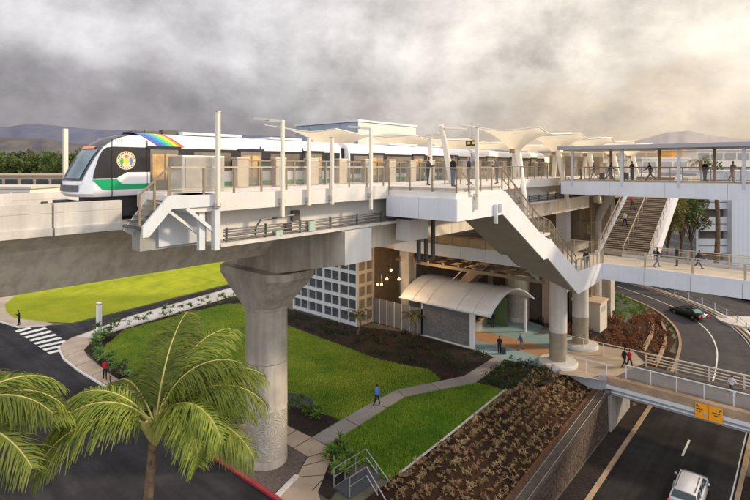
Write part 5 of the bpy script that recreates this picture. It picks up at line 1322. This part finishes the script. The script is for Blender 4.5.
# trees
def tree(name, label, base, h, crown_r, mat, seed, group=None, n=900, ls=.5, cat='tree', flat=.8, tk_r=1.):
    rnd = random.Random(seed); r = thing(name, label, cat, base, 0, group); b = Vector(base)
    tk = MB(); th = h*.45
    tk.tube([b,b+Vector((rnd.uniform(-.2,.2),rnd.uniform(-.2,.2),th*.5)),b+Vector((0,0,th)),b+Vector((0,0,h*.8))],[h*.03*tk_r,h*.024*tk_r,h*.018*tk_r,h*.005],8)
    lobes = []
    for i in range(9):
        a = rnd.uniform(0,6.28); rr_ = crown_r*rnd.uniform(.25,.75); c = b+Vector((math.cos(a)*rr_,math.sin(a)*rr_,h*rnd.uniform(.5,.9)*1.0))
        lobes.append(c); tk.tube([b+Vector((0,0,th*.8)),(b+Vector((0,0,th))).lerp(c,.5)+Vector((0,0,.2)),c],[h*.014*tk_r,h*.009*tk_r,h*.003],5)
    tk.build('trunk', bark_d, r, smooth=True)
    cr = MB()
    for c in lobes: leafclump(cr, c, n//9, crown_r*rnd.uniform(.35,.6), ls, rnd)
    cr.build('crown', mat, r, recalc=False); return r
tl = ['bushy dark tree on the far left skyline beyond the viaduct']
for i in range(26):
    u = -40+i*6.2+rr.uniform(-2,2); D = rr.uniform(230,330); q = at_depth(u,D,0); h = (EYE+(166-rr.uniform(152,159))*D/500)
    tree('skyline_tree', 'bushy dark tree in the row on the far left skyline beyond the viaduct', (q[0],q[1],0), h, 8.5, leaf_tree, 100+i, 'trees on the left skyline', 700, 2.0)
rt = [(668,92,16,'palmy',4.2),(684,88,16.5,'palmy',3.6)]
for i,(u,D,h) in enumerate(((668,76,16.2),(682,80,17.6),(691,84,16.0),(660,110,18))):
    q = at_depth(u,D,0); tree('roadside_tree', ['leaning tree with bare trunks under the upper bridge, leftmost','tall tree with olive crown behind the upper bridge, beside the car park','olive tree touching the white car park corner','distant tree between the far stair and the car park'][i], (q[0],q[1],0), h, 3.0, leaf_treeR if i != 1 else leaf_tree, 200+i, None, 2600, .42, tk_r=.42)
for i in range(16):
    u = 540+i*14+rr.uniform(-4,4); D = rr.uniform(95,150); q = at_depth(u,D,0); tree('background_tree','rounded olive tree in the background between the white buildings',(q[0],q[1],0), EYE*(.68+rr.random()*.4), 4.5, leaf_treeR if i%2 else leaf_tree, 300+i, 'background trees on the right', 700, 1.0)
for i,(u,D,zc) in enumerate(((716,83,15.6),(600,85,15.0),(701,95,19.6))):
    b = at_depth(u,D,0); palm('fan_palm', ['tall palm in front of the white car park, crown at the upper bridge','palm standing behind the glass lift shaft','slim palm rising above the upper bridge rail'][i], b, (b[0],b[1],zc), [(2*math.pi*k/14+rr.uniform(-.2,.2), rr.uniform(-.4,1.1), 2.6, 1.5) for k in range(14)], (.42,.30), 60+i, (leaf_treeR,bark_d), leafn=22)
for i in range(10):
    q = at(650+rr.uniform(-12,40), 244+rr.uniform(-4,6)); 
    m = MB(); leafclump(m,(0,0,.7),260,1.0,.4,random.Random(i)); o = m.build('hedge_shrub', leaf_shrub, recalc=False); o.location = (q[0],q[1],0); tag(o,'rounded green bush along the driveway below the upper bridge','shrub','bushes along the driveway')
# ------------------------------------------------------------------ background buildings, hills
def block(name, label, u0, u1, D, z0, z1, depth, mat, floors=0, fl_mat=None, roof=None, group=None):
    a = Vector(at_depth(u0,D,0)); b = Vector(at_depth(u1,D,0)); fwd = Vector((FX,FY,0)); r = thing(name,label,'building',(a+b)/2,0,group)
    P = [a,b,b+fwd*depth,a+fwd*depth]
    MB().prism([(p.x,p.y) for p in P],'z',z0,z1).build('wall', mat, r)
    if floors:
        m = MB(); dz = (z1-z0)/floors; o_ = fwd*-.25; d = (b-a).normalized()
        n = max(3,min(19,int((b-a).length/4.0)))
        for k in range(floors):
            zb = z0+dz*k+dz*.38; zt = z0+dz*k+dz*.82
            for i in range(n):
                p = a+(b-a)*((i+.10)/n)+o_; q = a+(b-a)*((i+.90)/n)+o_
                MB().add([p+Vector((0,0,zb)),q+Vector((0,0,zb)),q+Vector((0,0,zt)),p+Vector((0,0,zt))],[(0,1,2,3)]).build('window', fl_mat or pane_dark, r)
    m = MB(); o_ = fwd*-.5; d = (b-a).normalized()*.5; m.prism([(p.x,p.y) for p in (a+o_-d,b+o_+d,b+fwd*depth+d,a+fwd*depth-d)],'z',z1,z1+.5); m.build('roof', roof or white_c, r)
    return r
hzw = M('far_white',(.82,.75,.67),.7,var=.06,scale=.1); hzb = M('far_cream',(.55,.45,.33),.7,var=.1,scale=.1)
block('parking_building','long low parking building with tan roof on the far left',-120,66,135,0,15.8,30,hzb,4,pane_dark,M('far_tan_roof',(.34,.27,.19),.8,var=.1,scale=.2))
block('parking_building','lower white roofed shed in front of the left parking building',-80,30,112,0,13.6,12,hzw,3,pane_dark,M('far_pale_roof',(.55,.51,.45),.8,var=.1,scale=.2))
block('hangar_building','white office block with striped facade beyond the upper bridge',697,790,170,0,24.0,20,hzw,5,M('far_pane',(.38,.36,.34),.4,var=.1,scale=.2),panel_b)
block('terminal_building','broad warm lit white building seen through the bridge',560,668,190,0,24.6,25,M('far_lit',(.85,.68,.48),.7,var=.15,scale=.1),5,M('far_pane2',(.45,.34,.22),.4,var=.2,scale=.2))
block('terminal_building','pale curved terminal wing above the bridge handrail',642,688,140,0,20.6,18,hzw,5,M('far_pane',(.38,.36,.34),.4))
block('office_building','pale distant office block behind the canopies',520,610,240,0,26,25,hzw,6,M('far_pane2',(.45,.34,.22),.4))
block('kiosk_building','small orange block standing behind the upper bridge columns',672,683,150,0,23.4,8,M('far_orange',(.70,.36,.08),.6,var=.1,scale=.5))
# white car park with louvred openings and corrugated stair tower
pk = thing('car_park_building','white multi storey car park with dark slots beside a corrugated tower','building', at_depth(720,86,0))
a = Vector(at_depth(696,86,0)); b = Vector(at_depth(727,86,0)); fw = Vector((FX,FY,0))
def slab(m, a, b, dep, z0, z1, off=0): 
    o = fw*off; m.prism([(p.x,p.y) for p in (a+o,b+o,b+fw*dep,a+fw*dep)],'z',z0,z1)
for k in range(5):
    m = MB(); slab(m,a,b,18,3.75*k+.0,3.75*k+1.15); m.build('floor_band', panel_b, pk); m = MB(); slab(m,a,b,18,3.75*k+1.28,3.75*k+2.4); m.build('floor_band', panel_b, pk)
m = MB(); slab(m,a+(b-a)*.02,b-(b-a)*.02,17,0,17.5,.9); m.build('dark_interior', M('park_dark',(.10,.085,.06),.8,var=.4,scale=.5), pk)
m = MB(); slab(m,a,a+(b-a)*.07,18,0,17.6,-.03); m.build('pier', panel_b, pk)
m = MB(); slab(m,b,Vector(at_depth(830,86,0)),18,0,17.9,-1.2); m.build('corrugated_tower', corrug, pk)
def hills(name, mat, D, prof, label=None, depth=900, z_base=-5, seed=0):
    m = MB(); rings = []
    for i in range(161):
        u = prof[0][0]+(prof[-1][0]-prof[0][0])*i/160; v = interp(prof,u)
        v += 1.3*mnoise.noise((u*.06,seed,0))+.7*mnoise.noise((u*.2,seed,1))+.3*mnoise.noise((u*.6,seed,5))
        top = Vector(at_depth(u,D,EYE+(166-v)*D/500)); row = []
        for k in range(9):
            s_ = k/8; q = Vector(at_depth(u,D-depth*(1-s_),0)); zz = (top.z)*s_**1.3+ (28*mnoise.noise((u*.05,s_*4,seed+2))+14*mnoise.noise((u*.15,s_*9,seed+4)))*(D/3500)*math.sin(math.pi*s_); row.append((q.x,q.y,max(z_base,zz)))
        back = Vector(at_depth(u,D+depth,0)); row.append((back.x,back.y,z_base)); rings.append(row)
    m.loft(rings, cap=False, closed=False); return tag(m.build(name, mat, smooth=True), kind='structure')
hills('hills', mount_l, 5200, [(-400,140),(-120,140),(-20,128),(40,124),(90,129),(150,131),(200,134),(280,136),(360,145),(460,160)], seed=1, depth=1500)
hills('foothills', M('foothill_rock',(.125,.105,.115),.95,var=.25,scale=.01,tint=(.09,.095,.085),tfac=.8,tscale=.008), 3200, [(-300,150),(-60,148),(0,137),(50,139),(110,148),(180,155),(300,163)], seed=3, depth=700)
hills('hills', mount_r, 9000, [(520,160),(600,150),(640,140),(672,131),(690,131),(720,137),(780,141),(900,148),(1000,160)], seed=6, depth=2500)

# ------------------------------------------------------------------ cars
def make_car(name, label, loc, rz, paint, glassm, suv=False, pitch=0., rearglass=None):
    r = thing(name, label, 'car', loc, rz); r.rotation_euler = (pitch,0,rz)
    Lh, Wh = (2.35,.93) if suv else (2.4,.90)
    # body sections along y (rear -> front): y, half width, zlow, zbelt
    S = ([(-2.35,.80,.50,.92),(-2.28,.88,.36,1.02),(-1.9,.92,.30,1.06),(-.8,.93,.27,1.05),(.5,.93,.27,1.02),(1.0,.92,.27,1.0),(1.7,.89,.30,.93),(2.15,.82,.36,.82),(2.35,.70,.45,.70)] if suv else
         [(-2.4,.76,.48,.86),(-2.32,.85,.34,.94),(-1.7,.89,.28,.98),(-.8,.90,.24,.96),(.5,.90,.24,.93),(1.0,.90,.24,.92),(1.7,.86,.27,.84),(2.2,.79,.32,.74),(2.4,.66,.42,.64)])
    rings = []
    for y,wd,zl,zb in S:
        rings.append([(-wd*.9,y,zl),(wd*.9,y,zl),(wd,y,zl+.16),(wd*1.0,y,zb-.22),(wd*.93,y,zb-.03),(wd*.80,y,zb+.015),(0,y,zb+.035),(-wd*.80,y,zb+.015),(-wd*.93,y,zb-.03),(-wd*1.0,y,zb-.22),(-wd,y,zl+.16)])
    bd = MB().loft(rings).build('body', paint, r, local=True, smooth=True, bevel=.02)
    G = ([(-2.22,.80,1.03,.0),(-1.95,.66,1.45,1),(-1.0,.68,1.55,1),(.3,.68,1.54,1),(.75,.66,1.44,1),(1.35,.80,.98,0)] if suv else [(-1.75,.76,.96,0),(-1.05,.62,1.36,1),(-.4,.62,1.42,1),(.3,.62,1.40,1),(.55,.62,1.34,1),(1.25,.76,.92,0)])
    zb0 = 1.0 if suv else .93
    gl = MB(); rg = []
    for y,wt,z,_ in G: rg.append([(-.80 if suv else -.77,y if z < 1.1 else y,zb0),(.80 if suv else .77,y,zb0),(wt,y,max(z,zb0+.01)),(-wt,y,max(z,zb0+.01))])
    gl.loft(rg).build('windows', glassm, r, local=True, smooth=False)
    rf = MB(); top = [g for g in G if g[3]]
    rf.loft([[(-wt-.015,y,z-.02),(wt+.015,y,z-.02),(wt*.93,y,z+.03),(0,y,z+.05),(-wt*.93,y,z+.03)] for y,wt,z,_ in top]).build('roof', paint, r, local=True, smooth=True)
    for sx in (-1,1):
        for a_,b_,w1,w2 in [((sx*(top[0][1]),top[0][0],top[0][2]),(sx*.80,G[0][0],zb0),.07,.05),((sx*top[-1][1],top[-1][0],top[-1][2]),(sx*.79,G[-1][0],zb0),.07,.05),((sx*(top[2][1]+.012),-.25,1.40 if not suv else 1.53),(sx*.795,-.25,zb0),.03,.09)]+([((sx*.70,-1.15,1.53),(sx*.80,-1.2,zb0),.03,.16)] if suv else []):
            MB().bar(a_,b_,w1,w2).build('pillar', paint, r, local=True)
    if rearglass:
        g0,g1 = G[0],G[1]; MB().add([(-.62,g0[0]+.06,zb0+.06),(.62,g0[0]+.06,zb0+.06),(.54,g1[0]-.07,g1[2]-.05),(-.54,g1[0]-.07,g1[2]-.05)],[(0,1,2,3)]).build('rear_window', rearglass, r, local=True).location = (0,-.025,.02)
    if suv:
        for sx in (-1,1): MB().bar((sx*.56,-1.7,1.56),(sx*.56,.3,1.60),.045,.045).build('roof_rail', steel_d, r, local=True)
    for sx in (-1,1):
        for y in (-1.42,1.42):
            wl_ = MB().cyl((sx*.70,y,.34),(sx*.93,y,.34),.34,n=20).build('wheel', tyre_m, r, local=True, smooth=True); MB().cyl((sx*.93,y,.34),(sx*.945,y,.34),.21,n=16).build('rim', chrome, wl_, local=True)
        MB().box(sx*.78-.14,sx*.78+.14,S[0][0]-.03,S[0][0]+.1,S[0][3]-.28,S[0][3]-.06).build('taillight', tail_e, r, local=True, bevel=.02)
        MB().box(sx*.62-.14,sx*.62+.14,S[-1][0]-.15,S[-1][0]+.01,S[-1][3]-.2,S[-1][3]-.06).build('headlight', chrome, r, local=True)
        MB().box(min(sx*.93,sx*1.08),max(sx*.93,sx*1.08),.75,.90,.98,1.12).build('mirror', paint, r, local=True, bevel=.03)
    MB().box(-.28,.28,S[0][0]-.04,S[0][0],.60,.74).build('number_plate', white_c, r, local=True)
    MB().box(-.80,.80,S[0][0]-.05,S[0][0]+.2,.36,.52).build('rear_bumper', under_m, r, local=True)
    return r
q = at(688,313,-2.2); 
make_car('sedan_car','black sedan driving round the bend by the white fence',(q[0],q[1],terrain(q[0],q[1])+.11),R(60),car_black,car_glass,False,0.02,car_glass_g)
make_car('van_car','silver grey car with roof rails on the sunken road at the bottom edge',(-6.3,40.6,-4.49),0,car_silver,car_glass,True)

# ------------------------------------------------------------------ people
def make_body(pose):
    """one continuous skinned figure; returns evaluated mesh and joint segments"""
    lean = pose.get('lean',0.); th = pose['th']; kn = pose['kn']; ar = pose['ar']; eb = pose['eb']; head = pose.get('head',0)
    def rot(v, a): return Vector((v[0], v[1]*math.cos(a)-v[2]*math.sin(a), v[1]*math.sin(a)+v[2]*math.cos(a)))   # about x ; + a sends -z leg backwards
    pel = Vector((0,0,.93)); up = Vector((0,math.sin(lean),math.cos(lean))); J = {}; V = []; E = []; Rr = []
    def add(p, r, par=None):
        V.append(Vector(p)); Rr.append(r if isinstance(r,tuple) else (r,r)); 
        if par is not None: E.append((par,len(V)-1))
        return len(V)-1
    i_p = add(pel,(.150,.110)); i_w = add(pel+up*.17,(.135,.100),i_p); i_c = add(pel+up*.38,(.165,.115),i_w); i_n = add(pel+up*.53,(.075,.07),i_c)
    hd = Vector((0,math.sin(lean*.4+head),math.cos(lean*.4+head))); nb = pel+up*.53
    i_nk = add(nb+hd*.07,(.052,.055),i_n); i_h1 = add(nb+hd*.14+Vector((0,.012,0)),(.070,.082),i_nk); i_h2 = add(nb+hd*.225+Vector((0,.008,0)),(.078,.095),i_h1); i_h3 = add(nb+hd*.295,(.050,.060),i_h2)
    seg = {'head':[(nb+hd*.06,nb+hd*.3)],'torso':[(pel+up*.12,pel+up*.46)],'pelvis':[(pel,pel+up*.02)],'uarm':[],'farm':[],'hand':[],'thigh':[],'shin':[],'foot':[]}
    for k,sx in ((0,-1),(1,1)):
        sh = pel+up*.46+Vector((sx*.175,0,0)); a = ar[k]; ed = Vector((sx*pose.get('spread',.16),math.sin(a),-math.cos(a))).normalized(); el_ = sh+ed*.29
        a2 = a+eb[k]; fd = Vector((sx*.05,math.sin(a2),-math.cos(a2))).normalized(); wr = el_+fd*.25; pm = wr+fd*.07
        i_s = add(sh,.060,i_c); i_e = add(el_,.043,i_s); i_wr = add(wr,.028,i_e); i_pm = add(pm,(.036,.018),i_wr)
        fwd_ = fd.cross(Vector((1,0,0))).normalized()
        for f,(o,ln) in enumerate(((-.027,.055),(-.009,.068),(.009,.072),(.027,.062))):
            k1 = add(pm+fwd_*o+fd*.04,.0095,i_pm); k2 = add(pm+fwd_*o*1.05+fd*(.04+ln*.5)+Vector((-sx*.012,0,0)),.0085,k1); add(pm+fwd_*o+fd*(.03+ln)+Vector((-sx*.03,0,0)),.007,k2)
        t1 = add(wr+fd*.03+fwd_*-.035,.011,i_wr); add(wr+fd*.075+fwd_*-.058,.009,t1)
        hp = pel+Vector((sx*.088,0,-.04)); b = th[k]; td = Vector((sx*.02,math.sin(b),-math.cos(b))); kp = hp+td*.42; b2 = b-kn[k]; sd_ = Vector((0,math.sin(b2),-math.cos(b2))); an = kp+sd_*.41
        fa = b2*.55; toe = an+Vector((sx*.02,.16*math.cos(fa),-.055+.16*math.sin(fa)))
        i_hp = add(hp,.088,i_p); i_md = add(hp+td*.2,.078,i_hp); i_k = add(kp,.057,i_md); i_cf = add(kp+sd_*.14,.054,i_k); i_a = add(an,.036,i_cf); i_t = add(an+(toe-an)*.5,(.042,.032),i_a); add(toe,(.036,.024),i_t)
        add(an+Vector((0,-.05*math.cos(fa),-.04)),.034,i_a)
        seg['uarm'].append((sh,el_)); seg['farm'].append((el_,wr-fd*.01)); seg['hand'].append((wr+fd*.01,pm+fd*.1)); seg['thigh'].append((hp,kp)); seg['shin'].append((kp,an+Vector((0,0,.04)))); seg['foot'].append((an+Vector((0,-.03,-.04)),toe))
    me = bpy.data.meshes.new('skeleton'); me.from_pydata([tuple(v) for v in V],E,[]); o = bpy.data.objects.new('skeleton',me); C.objects.link(o)
    md = o.modifiers.new('s','SKIN'); md.use_smooth_shade = True
    for i,sv in enumerate(me.skin_vertices[0].data): sv.radius = Rr[i]; sv.use_root = (i == 0)
    o.modifiers.new('ss','SUBSURF').levels = 1
    dg = bpy.context.evaluated_depsgraph_get(); dg.update(); me2 = bpy.data.meshes.new_from_object(o.evaluated_get(dg)); bpy.data.objects.remove(o)
    zmin = min(v.co.z for v in me2.vertices)
    for v in me2.vertices: v.co.z -= zmin
    dz = Vector((0,0,-zmin)); seg = {k:[(a+dz,b+dz) for a,b in L_] for k,L_ in seg.items()}
    hc = nb+hd*.2+dz; return me2, seg, hc, hd
def dseg(p,a,b):
    d = b-a; t = max(0,min(1,(p-a).dot(d)/max(d.length_squared,1e-9))); return (p-(a+d*t)).length
RAD = {'head':.10,'torso':.15,'pelvis':.14,'uarm':.05,'farm':.035,'hand':.03,'thigh':.08,'shin':.05,'foot':.04}
POSES = {}
def pose_meshes(key, pose):
    if key in POSES: return POSES[key]
    me, seg, hc, hd = make_body(pose)
    cls = []
    for f in me.polygons:
        best = min(((dseg(f.center,a,b)-RAD[k],k) for k,L_ in seg.items() for a,b in L_)); cls.append(best[1])
    vs = [v.co.copy() for v in me.vertices]; ns = [v.normal.copy() for v in me.vertices]; fs = [tuple(p.vertices) for p in me.polygons]
    def piece(keys, off, extra=None):
        used = {}; V = []; F_ = []
        for f,k in zip(fs,cls):
            if k in keys or (extra and extra(sum((vs[i] for i in f),Vector())/len(f),k)):
                t = []
                for i in f:
                    if i not in used: used[i] = len(V); V.append(vs[i]+ns[i]*off)
                    t.append(used[i])
                F_.append(tuple(t))
        m = bpy.data.meshes.new('clothing'); m.from_pydata([tuple(v) for v in V],[],F_); m.polygons.foreach_set('use_smooth',[True]*len(F_)); m.materials.append(None); return m
    # body + nose, ears and eyes in the same mesh
    mb = MB(); mb.v = [tuple(v) for v in vs]; mb.f = list(fs); mb.m = [0]*len(fs)
    fy = .098
    mb.add([hc+Vector((-.014,fy-.012,-.02)),hc+Vector((.014,fy-.012,-.02)),hc+Vector((0,fy+.022,-.028)),hc+Vector((0,fy-.004,.02))],[(0,1,2),(0,2,3),(2,1,3)])
    mb.add([hc+Vector((-.022,fy-.012,-.055)),hc+Vector((.022,fy-.012,-.055)),hc+Vector((.018,fy-.004,-.045)),hc+Vector((-.018,fy-.004,-.045))],[(0,1,2,3)])
    for sx in (-1,1): mb.add([hc+Vector((sx*.076,.0,-.03)),hc+Vector((sx*.095,-.015,.02)),hc+Vector((sx*.078,.015,.03)),hc+Vector((sx*.08,-.02,-.02))],[(0,1,2),(0,3,1),(1,3,2)])
    mb.cur = 1
    for sx in (-1,1): mb.ball(hc+Vector((sx*.032,fy-.018,.008)),.011,5)
    bm_ = bpy.data.meshes.new('body'); bm_.from_pydata(mb.v,[],mb.f); bm_.materials.append(None); bm_.materials.append(None); bm_.polygons.foreach_set('material_index',mb.m); bm_.polygons.foreach_set('use_smooth',[True]*len(mb.f))
    def hairtest(c,k):
        if k != 'head': return False
        d = c-hc; return d.z > .045 or (d.y < .0 and d.z > -.07)
    POSES[key] = dict(body=bm_, shirt=piece(('torso','uarm','farm'),.014,lambda c,k: k=='pelvis' and c.z > hc.z-.68), tee=piece(('torso','uarm'),.014,lambda c,k: k=='pelvis' and c.z > hc.z-.68), trousers=piece(('pelvis','thigh','shin'),.011), shorts=piece(('pelvis','thigh'),.014), shoes=piece(('foot',),.012), hair=piece((),.014,hairtest), hc=hc, segs=seg)
    return POSES[key]
P_STAND = dict(th=(.03,-.03),kn=(0,0),ar=(.06,-.04),eb=(.15,.18))
P_WALK = dict(th=(.42,-.34),kn=(.15,.35),ar=(-.35,.4),eb=(.3,.45),lean=.07)
P_WALK2 = dict(th=(-.28,.38),kn=(.55,.08),ar=(.35,-.3),eb=(.5,.3),lean=.05)
P_STRIDE = dict(th=(.62,-.52),kn=(.2,.45),ar=(-.5,.6),eb=(.4,.6),lean=.20,head=.05)
P_PUSH = dict(th=(.3,-.3),kn=(.15,.4),ar=(.75,.7),eb=(.5,.55),lean=.16)
P_HOLD = dict(th=(.05,-.05),kn=(.05,.05),ar=(.35,.4),eb=(1.5,1.45),lean=.04,head=.25)
def person(label, loc, faz, pose, top, legs, skin=0, tee=False, shorts=False, shoe=(.03,.03,.035), h=1.72, bag=None, long_hair=False):
    key = [k for k,v in globals().items() if k.startswith('P_') and v is pose][0]; d = pose_meshes(key,pose)
    r = thing('person', label, 'person', loc, cam_az(R(faz))-math.pi/2); s_ = h/1.74; r.scale = (s_,s_,s_)
    def put(nm, me, mats):
        o = bpy.data.objects.new(nm, me); C.objects.link(o); o.parent = r
        for i,mt in enumerate(mats): o.material_slots[i].link = 'OBJECT'; o.material_slots[i].material = mt
        return o
    cm_ = lambda c: cloth('cloth_%02d_%02d_%02d' % tuple(int(x*99) for x in c), c)
    put('body', d['body'], [skins[skin], eye_m]); put('shirt', d['tee' if tee else 'shirt'], [cm_(top)]); put('shorts' if shorts else 'trousers', d['shorts' if shorts else 'trousers'], [cm_(legs)]); put('shoes', d['shoes'], [cm_(shoe)]); put('hair', d['hair'], [hair_m])
    if bag:
        c = d['segs']['torso'][0]; a = c[0].lerp(c[1],.62); b = MB().box(-.15,.15,-.32,-.12,a.z-.2,a.z+.22)
        o = b.build('backpack_shape', cm_(bag), local=True, bevel=.04); bp = o; bp.name = 'backpack'; bp.parent = None; bp.location = r.location; bp.rotation_euler = r.rotation_euler; bp.scale = r.scale; tag(bp, 'dark backpack on the back of the leftmost walker on the middle footbridge', 'backpack')
    return r
BK=(.025,.025,.03); NV=(.04,.05,.09); GY=(.16,.17,.19); DG=(.07,.07,.08); BL=(.10,.24,.62); RD=(.50,.03,.04); WH=(.62,.58,.66); TN=(.35,.27,.2); JN=(.08,.11,.18)
LF = 9.96; UF = 17.41
def g0(u,v): return at(u,v,.035)
person('person in black standing at the grass corner by the crosswalk', g0(19,325), 200, P_HOLD, BK, BK)
person('person in red top and black trousers pushing a bicycle on the pavement', g0(105,379), 120, P_PUSH, RD, BK)
person('person in blue shirt and black trousers walking up the grey path', g0(377,406), 60, P_WALK2, BL, BK, shoe=(.6,.58,.55))
person('person in black pulling a dark suitcase at the end of the grey path', g0(499.5,353.5), 80, P_STAND, BK, BK, 1)
person('person in grey blue jacket walking across the orange plaza band', g0(521,350), 190, P_WALK, (.10,.13,.2), GY)
person('person in dark clothes standing in front of the green wall under the canopy', g0(492.5,327), 250, P_STAND, BK, DG, 1)
q = at(624.5,366.5,.06); person('person in black walking beside the red jacket on the low overpass', q, 20, P_WALK, BK, BK)
q = at(629.5,367.5,.06); person('person in red jacket walking in a pair on the low overpass', q, 20, P_WALK2, RD, BK)
q = at(731,394.5,.06); person('person in pale lavender shirt striding along the right end of the low overpass', q, 10, P_STRIDE, WH, DG, tee=True, shoe=(.75,.73,.7))
def lowb(u,v): return at(u,v,LF)
person('person in dark jacket walking right on the middle footbridge, leftmost of three', lowb(657,267), 8, P_WALK, BK, JN, bag=DG)
person('person in dark clothes behind the footbridge rail, middle of three', lowb(677,266), 178, P_STAND, DG, DG, 1)
person('person in dark clothes leaning forward and pushing along the middle footbridge', lowb(698,269), 0, P_STRIDE, NV, DG)
person('person in black at the foot of the far stair', lowb(604.5,249.5), 70, P_WALK2, BK, BK)
person('person in grey trousers at the foot of the great stair', lowb(586,270), 100, P_STAND, BK, GY)
for u,t,lb,tp,lg,x in ((0,56.6,'person in white top climbing the lower part of the far stair',(.45,.42,.42),BK,-14.6),(0,59.6,'person in red and dark clothes higher on the far stair',(.32,.10,.09),DG,-14.6)):
    z = Z0+(Z1-Z0)*(t-S0)/(S1-S0)+.12; person(lb, (x,t,z), 90, P_WALK, tp, lg)
def upb(u, D):
    q = at_depth(u,D,UF); return q
for u,D,az,ps,tp,lg,lb in ((581,50.5,180,P_STAND,TN,DG,'person standing beside the leftmost bridge column on the upper footbridge'),(594,49,175,P_WALK2,GY,TN,'person in grey walking left on the upper footbridge'),(610,46.6,5,P_STRIDE,DG,JN,'person striding right left of the second bridge column'),(632.5,46,200,P_HOLD,DG,BK,'person in dark clothes right of the second bridge column, arms forward'),(650.5,45,185,P_STRIDE,BK,BK,'person in black leaning forward mid span of the upper footbridge'),(705,43,20,P_STAND,BK,DG,'person in black standing right of the third bridge column'),(732,42,0,P_PUSH,(.3,.24,.2),TN,'person in brown walking near the right end of the upper footbridge')):
    person(lb, upb(u,D), az, ps, tp, lg)
for u,D,az,ps,tp,lg,lb in ((428,30.5,10,P_HOLD,DG,BK,'person in dark clothes on the stair landing, leftmost'),(453,28.5,30,P_STAND,BK,JN,'person in dark jacket on the stair landing by the leaning mast'),(469,31,190,P_STAND,NV,GY,'person in navy on the stair landing left of the tall pole'),(497,33,180,P_HOLD,GY,DG,'person in grey on the stair landing near the top of the stair')):
    person(lb, at_depth(u,D,17.53), az, ps, tp, lg)
# bicycle and suitcases
q = g0(110,381); bk = thing('bicycle','small bicycle pushed by the person in red on the pavement','bicycle',q,cam_az(R(120)))
for x in (-.45,.45):
    w_ = MB(); w_.tube([(x+.30*math.cos(a*math.pi/9),0,.31+.30*math.sin(a*math.pi/9)) for a in range(19)],.022,6); w_.build('wheel', tyre_m, bk, local=True); sp_ = MB()
    for a in range(6): sp_.cyl((x,0,.31),(x+.29*math.cos(a*1.05),0,.31+.29*math.sin(a*1.05)),.005,n=4)
    sp_.build('spokes', chrome, bk, local=True)
MB().tube([(-.45,0,.31),(-.05,0,.30),(.35,0,.75),(-.2,0,.72),(-.45,0,.31)],.02,6).tube([(-.05,0,.30),(-.22,0,.85)],.02).tube([(.45,0,.31),(.34,0,.95)],.02).build('frame', alu, bk, local=True)
MB().box(-.32,-.12,-.05,.05,.85,.90).build('saddle', rubber, bk, local=True); MB().tube([(.30,-.25,.98),(.36,0,.96),(.30,.25,.98)],.018).build('handlebar', steel_d, bk, local=True)
def suitcase(loc, label, faz=0):
    r = thing('suitcase', label, 'suitcase', loc, cam_az(R(faz)))
    MB().box(-.22,.22,-.13,.13,.06,.66).build('shell', M('suitcase_black',(.03,.03,.035),.5,var=.1,scale=5), r, local=True, bevel=.04); MB().tube([(-.1,.1,.66),(-.1,.12,1.0),(.1,.12,1.0),(.1,.1,.66)],.012).build('handle', alu, r, local=True)
    for x in (-.16,.16): MB().cyl((x,-.12,.04),(x,.12,.04),.04,n=10).build('wheel', rubber, r, local=True)
suitcase(g0(503.5,354.2),'black wheeled suitcase beside the person at the end of the grey path')
q = at_depth(602,46.9,UF); suitcase(q,'dark wheeled suitcase behind the striding person on the upper footbridge')
q = at_depth(626,46.3,UF); suitcase(q,'dark wheeled suitcase beside the second bridge column on the upper footbridge')
